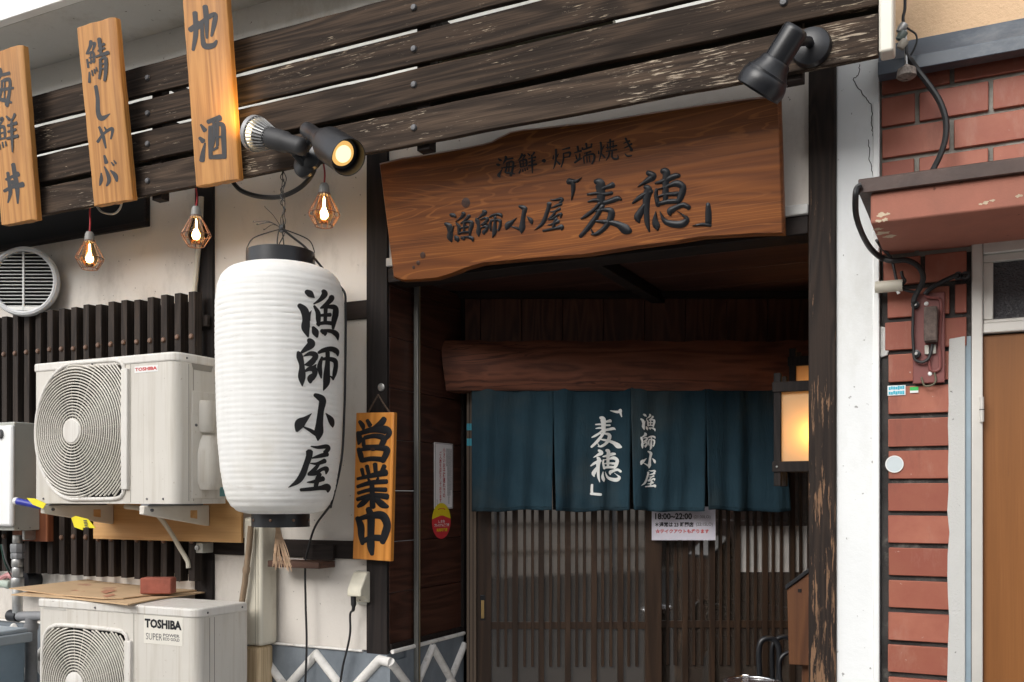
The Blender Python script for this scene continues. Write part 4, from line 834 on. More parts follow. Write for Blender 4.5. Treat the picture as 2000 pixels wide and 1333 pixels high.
# ------------------------------------------------------------------ air conditioners
def aircon(label, x0, x1, yf, yb, z0, z1, cx, cz, ext, R, hub, lexp):
    r = thing('air_conditioner', label, 'air conditioner', ((x0+x1)/2, (yf+yb)/2, z0), 'outdoor air conditioner units')
    rr, rl = .034, .012
    arcR = [(x1-rr+rr*math.sin(a), yf+rr-rr*math.cos(a)) for a in [i*math.pi/16 for i in range(9)]]
    arcL = [(x0+rl-rl*math.sin(a), yf+rl-rl*math.cos(a)) for a in [math.pi/2-i*math.pi/8 for i in range(5)]]
    outl = [(x0, yb)]+arcL+arcR+[(x1, yb)]
    zt = z1-.028; mb = MB()
    lo = [mb.bm.verts.new((x, y, z0)) for x, y in outl]; hi = [mb.bm.verts.new((x, y, zt)) for x, y in outl]
    nL = 1+len(arcL)
    for i in range(len(outl)-1):
        if i == nL-1: continue
        mb.bm.faces.new((lo[i], lo[i+1], hi[i+1], hi[i]))
    mb.bm.faces.new((lo[-1], lo[0], hi[0], hi[-1])); mb.bm.faces.new(lo[::-1]); mb.bm.faces.new(hi)
    # front plate with the fan opening
    xl, xr = x0+rl, x1-rr; n = 120
    xm, xp, zm, zp = ext      # opening limits about the hub centre
    def rop(a):
        c_, s_ = math.cos(a), math.sin(a); big = 9
        rx = (xp if c_ > 0 else xm)/abs(c_) if abs(c_) > 1e-4 else big
        rz = (zp if s_ > 0 else zm)/abs(s_) if abs(s_) > 1e-4 else big
        q = 1/((1/rx)**14+(1/rz)**14)**(1/14)
        if c_ < 0: return 1/((abs(c_)/xm)**lexp+(abs(s_)/(zp if s_ > 0 else zm))**lexp)**(1/lexp)
        return q
    inn, out = [], []
    for k in range(n):
        a = 2*math.pi*k/n; rq = rop(a); inn.append((cx+rq*math.cos(a), cz+rq*math.sin(a)))
        c_, s_ = math.cos(a), math.sin(a); t = min(((xr-cx) if c_ > 0 else (xl-cx))/c_ if abs(c_) > 1e-6 else 9, ((zt-cz) if s_ > 0 else (z0-cz))/s_ if abs(s_) > 1e-6 else 9)
        out.append((cx+t*c_, cz+t*s_))
    vi = [mb.bm.verts.new((x, yf, z)) for x, z in inn]; vo = [mb.bm.verts.new((x, yf, z)) for x, z in out]; vd = [mb.bm.verts.new((x, yf+.10, z)) for x, z in inn]
    for k in range(n):
        j = (k+1) % n
        mb.bm.faces.new((vi[k], vi[j], vo[j], vo[k])); mb.bm.faces.new((vi[k], vd[k], vd[j], vi[j]))
    for X, Z in ((xl, z0), (xr, z0), (xl, zt), (xr, zt)):   # corners of the plate
        a = math.atan2(Z-cz, X-cx) % (2*math.pi); k = int(a/(2*math.pi)*n) % n
        c0 = mb.bm.verts.new((X, yf, Z)); mb.bm.faces.new((vo[k], vo[(k+1) % n], c0))
    case = mb.build('casing', ACW, r, norm=True)
    bk = MB(); bk.face([(x, yf+.099, z) for x, z in inn]); bk.build('dark_back', DARK, case, smooth=False)
    fan = MB()
    for k in range(3):
        a0 = k*2.094+.4
        pts = [(.04, a0), (R*.78, a0-.35), (R*.86, a0+.2), (R*.84, a0+.75), (.05, a0+.9)]
        fan.prism([(cx+q*math.cos(a), cz+q*math.sin(a)) for q, a in pts], yf+.055, yf+.062, lambda u, v, h: Vector((u, h, v)))
    fan.build('fan', plain('fan_grey', (.05, .05, .05), .5), r)
    # lid
    lid = MB(); e = .004
    lo_ = [(x0-e, yb+.0)]+[(x+(-e if x < x0+rl else 0), y-e) for x, y in arcL]+[(x+e*math.sin(i*math.pi/16), y-e*math.cos(i*math.pi/16)) for i, (x, y) in enumerate(arcR)]+[(x1+e, yb)]
    lid.prism(lo_, zt-.006, z1, lambda u, v, h: Vector((u, v, h))); lid.build('lid', ACT, r, bevel=.007, seg=3)
    # guard
    gm = MB(); nr = int((R*1.45-.045)/.0112)
    for i in range(nr):
        q = .048+i*.0112; seg = 96; cur = []
        full = all(q <= rop(2*math.pi*k/seg)-.001 for k in range(seg))
        if full:
            gm.tube([(cx+q*math.cos(2*math.pi*k/seg), yf-.006-.006*(1-(q/R)**2), cz+q*math.sin(2*math.pi*k/seg)) for k in range(seg)], .0029, 6, True)
        else:
            k0 = next((k for k in range(seg*2) if q > rop(2*math.pi*(k % seg)/seg)-.001), 0)
            for k in range(k0, k0+seg+1):
                a = 2*math.pi*k/seg
                if q <= rop(a)-.001: cur.append((cx+q*math.cos(a), yf-.006-.006*max(0, 1-(q/R)**2), cz+q*math.sin(a)))
                else:
                    if len(cur) > 2: gm.tube(cur, .0029, 6)
                    cur = []
            if len(cur) > 2: gm.tube(cur, .0029, 6)
    for k in range(24):
        a = 2*math.pi*k/24+.08; q = rop(a)
        gm.tube([(cx+.04*math.cos(a), yf-.006, cz+.04*math.sin(a)), (cx+q*.6*math.cos(a), yf-.004, cz+q*.6*math.sin(a)), (cx+q*math.cos(a), yf-.001, cz+q*math.sin(a))], .0011, 5)
    gr = gm.build('fan_guard', ACG, r)
    rim = MB(); rim.tube([(cx+(rop(2*math.pi*k/n)+.006)*math.cos(2*math.pi*k/n), yf-.002, cz+(rop(2*math.pi*k/n)+.006)*math.sin(2*math.pi*k/n)) for k in range(n)], .0085, 8, True)
    rim.box(cx+xp-.006, cx+xp+.026, yf-.012, yf+.004, cz-zm+.03, cz+zp-.03)
    rim.build('guard_rim', ACT, gr, bevel=.004)
    MB().lathe([(0, .018), (hub*.9, .017), (hub, .013), (hub, .004), (0, .004)], leanframe((cx, yf-.001, cz), 0), 36, False).build('hub_cap', ACT, gr)
    # right-hand side: seams, screws, hand hold, service cover
    mb = MB()
    for y in (yf+.062, yf+.085): mb.box(x1, x1+.0008, y, y+.0018, z0+.01, zt-.01)
    mb.box(cx+ext[1]+.032, cx+ext[1]+.0335, yf-.0008, yf, z0+.005, zt-.004)
    mb.build('seam', plain('seam_shadow', (.20, .185, .16), .7), r)
    mb = MB()
    for y, z in ((yf+.05, zt+.010), (yb-.03, zt+.012)): mb.lathe([(0, 0), (.0045, 0), (.003, .003), (0, .003)], Matrix.Translation((x1+.0035, y, z)) @ Matrix.Rotation(math.pi/2, 4, 'Y'), 8, False)
    for x in (x0+.05, cx+.05, x1-.14, x1-.06): mb.lathe([(0, 0), (.0045, 0), (.003, .003), (0, .003)], leanframe((x, yf-.0005, z0+.018), 0), 8, False)
    mb.lathe([(0, 0), (.0045, 0), (.003, .003), (0, .003)], leanframe((cx+.1, yf-.0045, zt+.008), 0), 8, False)
    mb.build('screw', BOLT, r)
    return r, x1, yf, yb, z0, zt
p0, p1 = atY(68, 985, -.40), atY(343, 985, -.40)
hubU = atY(146, 843, -.40)
U = aircon('upper beige air conditioner carried on wall brackets, red lettering at its top right', p0.x, p1.x, -.40, -.15, 1.473, 2.017, hubU.x, hubU.z, (.208, .262, .252, .252), .256, .047, 2.0)
AU, ux1 = U[0], U[1]
tM = frame(Vector((0, -.4008, 0)), Vector((1, 0, 0)), Vector((0, 0, 1)))
a, b = atY(264, 728, -.4008), atY(307, 714, -.4008)
lb = B('brand_plate', WHITEP, AU, a.x-.003, b.x+.003, -.4012, -.3995, a.z-.002, b.z+.002, 0)
text('TOSHIBA', 'brand_lettering', REDINK, lb, tM, a.x, b.x, a.z+.004, b.z-.003, .0008, .045)
# service cover of the upper unit
sc_ = MB().box(ux1, ux1+.004, -.325, -.16, 1.492, 1.885).build('service_cover', ACW, AU, bevel=.003)
sm = MB()
sm.lathe([(0, 0), (.040, .0), (.046, .012), (.046, .10), (.042, .118), (0, .120)], Matrix.Translation((ux1-.016, -.25, 1.735)), 24, False)
sm.lathe([(0, 0), (.055, .0), (.066, .03), (.066, .13), (.056, .175), (.044, .2), (0, .21)], Matrix.Translation((ux1-.022, -.238, 1.525)), 28, False)
sb = bmesh.new(); sb.free()
sm.build('bulge', ACW, sc_)
mb = MB()
for y, z in ((-.305, 1.76), (-.185, 1.757)): mb.lathe([(0, 0), (.006, 0), (.004, .004), (0, .004)], Matrix.Translation((ux1+.004, y, z)) @ Matrix.Rotation(math.pi/2, 4, 'Y'), 8, False)
mb.build('screw', BOLT, sc_)
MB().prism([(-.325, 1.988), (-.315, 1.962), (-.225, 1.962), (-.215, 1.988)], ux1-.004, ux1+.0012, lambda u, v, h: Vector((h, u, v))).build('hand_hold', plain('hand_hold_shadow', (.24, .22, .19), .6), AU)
MB().box(ux1, ux1+.0045, -.185, -.15, 1.50, 1.535).build('teal_label', plain('teal_print', (.10, .28, .30), .5), AU)

p0, p1 = atY(76, 1300, -.42), atY(384, 1300, -.42); topz = atY(384, 1190, -.42).z
hubL = atY(151, 1338, -.42)
Lw = aircon('lower beige air conditioner standing under a sheet of cardboard, black lettering on a pale label', p0.x, p1.x, -.42, -.165, .535, topz, hubL.x, hubL.z, (.185, .262, .193, .215), .262, .05, 5.0)
AL = Lw[0]
B('base_block', plain('concrete_block', (.35, .34, .32), .9), AL, p0.x+.05, p0.x+.15, -.41, -.13, .02, .534, .004); B('base_block', plain('concrete_block', (.35, .34, .32), .9), AL, p1.x-.15, p1.x-.05, -.41, -.13, .02, .534, .004)
tM = frame(Vector((0, -.4208, 0)), Vector((1, 0, 0)), Vector((0, 0, 1)))
def px_(q): return atY(*q, -.4208)
a, b = px_((281, 1256)), px_((357, 1207))
lb = B('brand_plate', plain('label_paper', (.70, .67, .60), .5, var=.05), AL, a.x, b.x, -.4212, -.4195, a.z, b.z, 0)
a, b = px_((283, 1226.5)), px_((355, 1206)); text('TOSHIBA', 'brand_lettering', INK, lb, tM, a.x, b.x, px_((283, 1226)).z, px_((283, 1208)).z, .0008, .05)
a, b = px_((285.5, 1250)), px_((317, 1235)); text('SUPER', 'brand_lettering', GREYINK, lb, tM, a.x, b.x, px_((285, 1249)).z, px_((285, 1236)).z, .0008, -.004)
a, b = px_((319, 1243)), px_((351, 1238)); text('POWER', 'brand_lettering', GREYINK, lb, tM, a.x, b.x, px_((335, 1245)).z, px_((335, 1239)).z, .0008, .02)
text('ECO GOLD', 'brand_lettering', GREYINK, lb, tM, a.x, b.x, px_((335, 1252.5)).z, px_((335, 1246.5)).z, .0008, .02)
a, b = px_((85, 1190)), px_((129, 1177))
pl = B('rating_plate', plain('rating_plate', (.52, .50, .46), .4, metal=.3), AL, a.x, b.x, -.4212, -.4195, a.z, b.z, 0)
mb = MB(); rg = random.Random(2)
for k in range(9): mb.box(a.x+.008+k*.0115, a.x+.016+k*.0115-rg.uniform(0, .003), -.4216, -.4211, a.z+.010, a.z+.019)
mb.build('rating_print', plain('faint_print', (.33, .32, .30), .6), pl)

# brackets, plywood, reddish board
a, b = atY(182, 1052, -.096), atY(471, 1058, -.096)
o = B('plywood_board', PLY, None, a.x, b.x, -.096, -.083, atY(300, 1056, -.096).z, 1.50, .001); tag(o, 'orange plywood board behind the brackets of the upper air conditioner', 'board')
for xb, lbl in ((atY(84, 1000, -.42).x+.004, 'beige metal bracket under the left end of the upper air conditioner'), (atY(277, 1000, -.42).x+.004, 'beige metal bracket under the right end of the upper air conditioner')):
    r = thing('wall_bracket', lbl, 'bracket', (xb, -.10, 1.44), 'brackets under the upper air conditioner')
    MB().prism([(-.425, 1.466), (-.425, 1.435), (-.10, 1.385), (-.10, 1.466)], xb-.012, xb+.012, lambda u, v, h: Vector((h, u, v))).build('arm', ACG, r, bevel=.003)
    B('foot_rail', plain('grey_foot', (.12, .125, .135), .5), r, xb-.02, xb+.02, -.41, -.14, 1.466, 1.4725, .001)
    MB().lathe([(0, 0), (.006, 0), (.006, .006), (0, .006)], Matrix.Translation((xb+.012, -.39, 1.45)) @ Matrix.Rotation(math.pi/2, 4, 'Y'), 10, False).build('bolt', BOLT, r)
    MB().prism([(-.20, 1.447), (-.20, 1.419), (-.165, 1.414), (-.165, 1.447)], xb+.0118, xb+.0125, lambda u, v, h: Vector((h, u, v))).build('slot', PLY, r)
B_o = B('copper_board', WOODR, None, atY(60, 1050, -.10).x-.1, atY(102, 1058, -.09).x, -.115, -.083, atY(102, 1058, -.09).z, 1.72, .002); tag(B_o, 'reddish brown board on the lattice behind the grey metal box', 'board')
pts = [atY(*q, y) for q, y in (((245, 990), -.2), ((275, 994), -.2), ((305, 1005), -.18), ((330, 1035), -.14), ((352, 1072), -.10), ((366, 1096), -.09), ((368, 1110), -.09))]
o = MB().tube(spline(pts, 6), .0095, 8).build('drain_hose', BEIGEP, None); tag(o, 'beige drain hose curving down from the upper air conditioner to the lattice', 'hose')

a, b = atY(383, 1080, -.06), atY(401, 1060, -.06)
sb_ = thing('switch_box', 'tiny grey box with a round knob below the plywood board', 'box', ((a.x+b.x)/2, -.02, a.z))
B('body', plain('switch_grey', (.42, .42, .38), .5), sb_, a.x, b.x, -.075, -.014, a.z, b.z, .004)
MB().lathe([(0, 0), (.011, 0), (.010, .008), (0, .009)], leanframe(((a.x+b.x)/2, -.075, (a.z+b.z)/2), 0), 16, False).build('knob', STEEL, sb_)

# cardboard sheets and brick on the lower unit
zc = topz+.003
def sheet(name, lbl, pts, z, t, wob):
    P = [atZ(px, py, z) for px, py in pts]
    m = MB(); n = len(P)
    m.prism([(p.x, p.y) for p in P], z, z+t, lambda u, v, h: Vector((u, v, h+wob(u, v))))
    o = m.build(name, CARD, None, smooth=False); tag(o, lbl, 'cardboard', 'flattened cardboard on the lower air conditioner'); return o
xa = p0.x
sheet('cardboard_sheet', 'bottom flattened cardboard sheet under the other on the lower air conditioner', [(22, 1166), (120, 1169), (225, 1180), (250, 1183), (310, 1171), (430, 1155), (300, 1148), (130, 1150)], zc, .005, lambda u, v: .010*max(0, -(u-xa)/.25))
o = sheet('cardboard_sheet', 'top flattened cardboard sheet with faint red print under the red brick', [(18, 1158), (112, 1162), (150, 1167), (205, 1171), (240, 1170), (308, 1162), (425, 1150), (300, 1143), (170, 1141)], zc+.008, .004, lambda u, v: .016*max(0, -(u-xa)/.25)+.002*math.sin(u*14))
mb = MB()
for q in ([(128, 1153), (150, 1147), (180, 1149), (165, 1156)], [(196, 1156), (215, 1150), (228, 1154), (205, 1160)], [(200, 1164), (222, 1160), (225, 1163), (208, 1167)]):
    mb.face([atZ(*p, zc+.0135)+Vector((0, 0, .0006)) for p in q])
mb.build('faint_print', plain('card_print', (.50, .23, .14), .8, var=.3, scale=40), o, smooth=False)
a, b = atZ(273, 1161, zc+.014), atZ(334, 1161, zc+.014)
hz = .062
o = MB().box(0, (b-a).length, 0, .062, 0, hz, frame(a, (b-a).normalized(), Vector((-(b-a).y, (b-a).x, 0)).normalized())).build('loose_brick', REDBR, None, bevel=.005); tag(o, 'single red brick weighing down the cardboard on the lower air conditioner', 'brick')

# ------------------------------------------------------------------ left edge: box, pipes, bin
xr = atY(25, 900, -.25).x
GB = thing('meter_box', 'pale grey metal wall box with a white front beside the upper air conditioner', 'box', (xr-.2, -.1, 1.35))
zb = atY(25, 1043, -.25).z
B('body', BOXGREY, GB, xr-.35, xr-.012, -.235, -.012, zb+.012, 1.815, .004)
B('front_panel', BOXWHITE, GB, xr-.35, xr, -.258, -.235, zb+.03, 1.80, .014)
mb = MB()
for k in range(4): mb.lathe([(0, 0), (.003, 0), (.002, .002), (0, .002)], Matrix.Translation((xr-.012, -.215+k*.055, zb+.022)) @ Matrix.Rotation(math.pi/2, 4, 'Y'), 8, False)
mb.build('screw', BOLT, GB)
B('tab', STEEL, GB, xr-.05, xr-.035, -.17, -.05, zb-.03, zb+.012, .003)
kp = atY(0, 848, -.26); MB().lathe([(0, 0), (.02, 0), (.018, .012), (.0, .014)], leanframe((kp.x+.002, -.258, kp.z), 0), 20, False).build('lock', BOLT, GB)
B('slot', BLACK, GB, xr-.14, xr-.072, -.2586, -.2579, zb+.12, zb+.145, 0)
def lbt(px, py, y): return atY(px, py, y)
GP = thing('gas_pipe', 'galvanised pipe with couplings running down from the grey metal box', 'pipe', lbt(34, 1200, -.16))
q = [lbt(33, py, -.16) for py in (1045, 1062, 1080, 1092, 1108, 1128, 1150, 1200)]
x, y = q[0].x+.004, -.16
segs = [(0, 1, .020), (1, 2, .029), (2, 3, .0275), (3, 4, .024), (4, 5, .0225), (5, 6, .026), (6, 7, .021)]
for a, b, r in segs:
    MB().lathe([(0, q[b].z+.001), (r*.92, q[b].z+.001), (r, q[b].z+.005), (r, q[a].z-.005), (r*.92, q[a].z-.001), (0, q[a].z-.001)], Matrix.Translation((x, y, 0)), 20 if r < .0275 else 8, False).build('coupling', STEEL if r < .027 else GREYP, GP, bevel=.0)
zt_ = lbt(50, 1205, -.16).z
e = lbt(20, 1207, -.16)
MB().tube([(e.x, y, zt_), (e.x+.055, y, zt_)], .026, 16).build('cap', BLACK, GP)
MB().tube([(e.x+.055, y, zt_), (e.x+.36, y+.03, zt_+.015)], .0205, 14).build('cross_pipe', GREYP, GP)
v = lbt(61, 1210, -.15)
MB().tube([(v.x, -.15, zt_-.004), (v.x, -.15, .03)], .0245, 16).build('down_pipe', GREYP, GP)
MB().lathe([(.0255, zt_-.03), (.029, zt_-.03), (.029, zt_-.055), (.0255, zt_-.055)], Matrix.Translation((v.x, -.15, 0)), 20, False).build('collar', GREYP, GP)
b0 = lbt(52, 1134, -.05)
o = MB().tube([(b0.x, .0, b0.z), (b0.x, -.07, b0.z)], .042, 24).build('pipe_stub', BLACK, None); tag(o, 'black round pipe end sticking out of the white wall behind the galvanised pipe', 'pipe')
o = MB().tube(spline([lbt(-12, 1134, -.12), lbt(4, 1130, -.12), lbt(16, 1124, -.12), lbt(26, 1130, -.11), lbt(30, 1140, -.06)], 5), .013, 8).build('red_hose', plain('faded_red_hose', (.50, .22, .22), .5), None); tag(o, 'short faded red hose by the galvanised pipe at the left edge', 'hose')
o = MB().tube(spline([lbt(-12, 1140, -.12), lbt(8, 1140, -.12), lbt(18, 1142, -.12), lbt(24, 1130, -.06)], 5), .019, 10).build('green_hose', plain('grey_green_hose', (.40, .46, .40), .5), None); tag(o, 'thicker grey green hose under the red one at the left edge', 'hose')
for k, (xa_, lbl) in enumerate(((0, 'green thin wire hanging from the grey metal box'), (8, 'grey thin wire hanging from the grey metal box'))):
    o = MB().tube(spline([lbt(2+xa_*.3, 1064, -.2), lbt(8+xa_*.5, 1095, -.18), lbt(18+xa_*.6, 1118, -.14), lbt(24+xa_*.3, 1128, -.12)], 5), .0032, 6).build('thin_wire', plain('green_wire', (.03, .09, .07), .5) if k == 0 else plain('grey_wire', (.16, .16, .16), .5), None); tag(o, lbl, 'wire')
BN = thing('plastic_bin', 'blue grey plastic bin with a paler lid at the bottom left corner', 'bin', (lbt(20, 1300, -.42).x-.12, -.42, .02))
a = lbt(41, 1290, -.24); zr = lbt(40, 1265, -.50).z
MB().prism([(a.x-.40, -.52), (a.x, -.52), (a.x, -.22), (a.x-.40, -.22)], .02, zr-.012, lambda u, v, h: Vector((u+(h-.6)*.05*(1 if u > a.x-.2 else -1), v, h))).build('body', BLUEBIN, BN, bevel=.02, seg=3)
MB().box(a.x-.42, a.x+.022, -.54, -.20, zr-.04, zr).build('lid_rim', BINLID, BN, bevel=.006)
MB().box(a.x-.41, a.x+.006, -.53, -.21, zr, zr+.018).build('lid', BINLID, BN, bevel=.006)
# striped stick with yellow ribbons tucked under the unit
ST_ = thing('marker_stick', 'blue stick with a white ball tip and yellow ribbon under the upper air conditioner', 'stick', lbt(32, 979, -.42))
a, b = lbt(32, 979, -.43), lbt(86, 991, -.40)
MB().tube([tuple(a), tuple(a.lerp(b, .35)), tuple(b)], [.014, .013, .011], 12).build('shaft', BLUET, ST_)
mb = MB(); mb.lathe([(.0149*math.sin(t), .0149*math.cos(t)) for t in [i*math.pi/10 for i in range(11)]], Matrix.Translation(a), 18, False); mb.build('ball_tip', WHITEP, ST_)
for q in (((52, 973), (68, 974), (90, 984), (84, 994), (64, 986)), ((140, 1012), (148, 1008), (163, 1012), (162, 1036), (146, 1030)), ((162, 1031), (163, 1012), (172, 1014), (187, 1032))):
    MB().prism([(p.x, p.z) for p in [atY(*w_, -.36 if q[0][0] > 60 else -.447) for w_ in q]], *((-.362, -.359) if q[0][0] > 60 else (-.448, -.4455)), lambda u, v, h: Vector((u, h, v))).build('ribbon', YELL, ST_, smooth=False)
mb = MB(); rg = random.Random(9)
for k in range(5):
    c0 = atY(163+k*.7, 1018+k*3.2, -.364); mb.box(c0.x, c0.x+.02-rg.uniform(0, .006), -.3645, -.363, c0.z, c0.z+.0032)
mb.build('ribbon_print', GREYINK, ST_)

# drain pipe, bamboo, outlet
x0_, x1_ = atY(490, 1100, -.06).x, atY(527, 1100, -.06).x; xc, rp = (x0_+x1_)/2, (x1_-x0_)/2*.96
zj = atY(505, 1258, -.06).z
DP = thing('drain_pipe', 'beige square drain pipe below the lantern with a reed wrapped lower section', 'pipe', (xc, -.06, .02))
MB().box(xc-rp, xc+rp, -.105, -.012, zj, 1.42).build('pipe', BEIGEP, DP, bevel=.012, seg=3)
mb = MB()
for x in (xc+rp*.35, xc+rp*.62): mb.box(x, x+.002, -.1065, -.1049, zj+.004, 1.418)
mb.build('groove', plain('pipe_groove', (.34, .31, .25), .6), DP)
MB().box(xc-rp*1.0, xc+rp*.62, -.10, -.014, .02, zj-.004).build('wrapped_section', REED, DP, bevel=.014, seg=3)
pts = [atY(*q, -.13) for q in ((490, 1028), (487, 1065), (482, 1105), (478, 1140), (472, 1180), (466, 1230))]
mb = MB(); P = spline(pts, 6); mb.tube(P, [.0115+.0025*(i in (13, 14)) for i in range(len(P))], 10)
o = mb.build('bamboo_cane', BAMB, None); tag(o, 'weathered bamboo cane leaning beside the beige drain pipe', 'cane')
a, b = atY(676, 1122, -.05), atY(712, 1178, -.02)
OU = thing('outlet_box', 'cream weatherproof outlet cover on the wall left of the dark post', 'outlet', (a.x+.04, 0, b.z))
B('back_plate', plain('outlet_back', (.50, .49, .44), .5), OU, a.x+.018, a.x+.083, -.014, 0, b.z-.008, a.z+.012, .003)
MB().prism([(-.012, a.z+.010), (-.035, a.z+.008), (-.072, a.z-.052), (-.074, a.z-.078), (-.045, a.z-.076), (-.025, a.z-.098), (-.012, b.z)], a.x+.020, a.x+.081, lambda u, v, h: Vector((h, u, v))).build('hood', plain('outlet_cream', (.66, .62, .50), .4, dirt=(.45, .40, .28), scale=14), OU, bevel=.005, seg=3)
for x in (a.x+.045, a.x+.070): MB().lathe([(0, 0), (.0055, 0), (.004, .003), (0, .003)], leanframe((x, -.0265, b.z+.013), 0), 10, False).build('screw', BOLT if x < a.x+.05 else WHITEP, OU)
pc = Vector((a.x+.036, -.055, a.z-.075))
pts = [pc, pc+Vector((0, 0, -.05))]+[atY(*q, -.045) for q in ((684, 1200), (684, 1235), (678, 1268), (670, 1300), (664, 1340), (660, 1380))]
o = MB().tube(spline(pts, 6), [.0095]*6+[.0045]*200, 8) if False else MB().tube(spline(pts, 6), [(.010 if i < 5 else .0065 if i < 8 else .0042) for i in range(len(pts)*6-5)], 8)
o = o.build('plug_cable', RUBBER, None); tag(o, 'black plug and cable hanging from the cream outlet cover', 'cable')

# metal rail on the side wall of the recess
MR = thing('metal_rail', 'tall narrow metal rail standing against the plank side wall of the entrance', 'rail', (XO+.04, .16, .02))
B('channel', plain('rail_grey', (.20, .20, .185), .45, metal=.5, var=.25, stretch=(1, 1, .15), dirt=(.12, .10, .08)), MR, XO+.012, XO+.030, .148, .160, .02, 2.34, .002)
B('edge', plain('rail_brass', (.30, .25, .155), .4, metal=.6, var=.2, stretch=(1, 1, .15)), MR, XO+.012, XO+.030, .160, .169, .02, 2.34, .002)

# poster and oval sticker on the side wall
xw = XO+.0012
a, b = atX(848, 866, xw), atX(884, 994, xw)
PM = frame(Vector((xw, 0, 0)), Vector((0, 1, 0)), Vector((0, 0, 1)))
PO = thing('paper_notice', 'narrow upright white notice with red vertical writing on the plank side wall', 'notice', (xw, (a.y+b.y)/2, b.z))
def sx(px, py): q = atX(px, py, xw); return q.y, q.z
y0, y1, z0, z1 = a.y, b.y, sx(866, 994)[1], sx(866, 866)[1]
MB().box(xw-.001, xw+.001, y0, y1, z0, z1).build('paper', plain('notice_paper', (.82, .78, .77), .5, var=.04), PO, smooth=False)
M2 = frame(Vector((xw+.001, 0, 0)), Vector((0, 1, 0)), Vector((0, 0, 1)))
text('\n'.join('小さいお子様連れでの'), 'red_writing', REDINK, PO, M2, y0+(y1-y0)*.44, y0+(y1-y0)*.58, z0+(z1-z0)*.17, z0+(z1-z0)*.93, .0006, .02, .95, 'CENTER')
text('\n'.join('ご入店をお断りしております'), 'red_writing', REDINK, PO, M2, y0+(y1-y0)*.25, y0+(y1-y0)*.38, z0+(z1-z0)*.10, z0+(z1-z0)*.87, .0006, .02, .95, 'CENTER')
mb = MB(); rg = random.Random(4)
for k, (u, lo, hi) in enumerate(((.64, .65, .92), (.70, .2, .92), (.76, .08, .92), (.82, .2, .92), (.88, .3, .92), (.12, .05, .14))):
    z = hi
    while z > lo:
        d_ = rg.uniform(.008, .016); mb.box(xw+.0016, xw+.0022, y0+(y1-y0)*u, y0+(y1-y0)*(u+.022), z0+(z1-z0)*(z-d_), z0+(z1-z0)*z); z -= d_+.006
for (u0, u1, v0, v1) in ((.03, .97, .985, .99), (.03, .97, .01, .015), (.03, .045, .01, .99), (.955, .97, .01, .99)): mb.box(xw+.0012, xw+.0018, y0+(y1-y0)*u0, y0+(y1-y0)*u1, z0+(z1-z0)*v0, z0+(z1-z0)*v1)
mb.build('fine_print', GREYINK, PO)
cy_, cz_ = sx(861, 1018); ry = (sx(879, 1018)[0]-sx(843, 1018)[0])/2; rz = (sx(861, 983)[1]-sx(861, 1053)[1])/2
OS = thing('oval_sticker', 'oval yellow and red sticker under the upright notice on the plank side wall', 'sticker', (xw, cy_, cz_-rz))
N_ = 40
def ov(a, s_=1): return (cy_+ry*s_*math.cos(a), cz_+rz*s_*math.sin(a))
sp = .12
up_ = [ov(sp+(math.pi-2*sp)*i/N_) for i in range(N_+1)]+[(cy_-ry*.1, cz_+rz*.30), (cy_+ry*.15, cz_+rz*.30)]
dn_ = [ov(math.pi-sp+(math.pi+2*sp)*i/N_) for i in range(N_+1)]+[(cy_+ry*.15, cz_+rz*.30), (cy_-ry*.1, cz_+rz*.30)]
MB().prism(up_, xw+.002, xw+.0035, lambda u, v, h: Vector((h, u, v))).build('upper_half', YELST, OS, smooth=False)
MB().prism(dn_, xw+.002, xw+.0034, lambda u, v, h: Vector((h, u, v))).build('lower_half', REDST, OS, smooth=False)
M3 = frame(Vector((xw+.0036, 0, 0)), Vector((0, 1, 0)), Vector((0, 0, 1)))
text('しまね', 'sticker_writing', PAPERW, OS, M3, cy_-ry*.35, cy_+ry*.35, cz_-rz*.10, cz_+rz*.06, .0004, .02)
text('プレミアム飲食券', 'sticker_writing', PAPERW, OS, M3, cy_-ry*.78, cy_+ry*.82, cz_-rz*.34, cz_-rz*.14, .0004, .03)
text('利用可能店', 'sticker_writing', YELST, OS, M3, cy_-ry*.55, cy_+ry*.62, cz_-rz*.60, cz_-rz*.40, .0004, .03)
mb = MB()
for k in range(7):
    a_ = .6+k*.32; mb.box(xw+.0034, xw+.0040, cy_+ry*.42*math.cos(a_)-.003, cy_+ry*.42*math.cos(a_)+.003, cz_+rz*.58+rz*.12*math.sin(a_)-.002, cz_+rz*.58+rz*.12*math.sin(a_)+.002)
mb.build('emblem', REDST, OS)

# ------------------------------------------------------------------ noren curtain on the lintel
DN = 3.855; ND = DN-D0
NR = thing('noren_curtain', 'indigo split curtain with white brush writing hanging from the lintel log', 'curtain', M=DM @ Matrix.Translation((.55, ND, dZ(998, DN))))
zt, zb = dZ(750, DN), dZ(998, DN); sl_ = [dX(p, DN) for p in (921, 1081, 1232, 1378, 1545)]
def nd(x, z):
    t = min(1, max(0, (zt-z)/(zt-zb))); a = .35+.65*t
    f = .013*math.sin(x*21+.6+.5*math.sin(x*5))+.010*math.sin(x*43+2.1+t*1.1)+.0055*math.sin(x*79+t*1.9)+.002*math.sin(x*31+z*37)
    f += .010*max(0, (x-.55))*math.sin(x*60)
    ed = min(abs(x-s_) for s_ in sl_[1:4]); f -= .009*math.exp(-(ed/.03)**2)*t
    return a*f
def nsx(x, z):   # the right end is gathered at the top
    t = min(1, max(0, (zt-z)/(zt-zb))); u = (x-sl_[3])/(sl_[4]-sl_[3])
    return x-(max(0, u)*.045*(1-t) if u > 0 else 0)
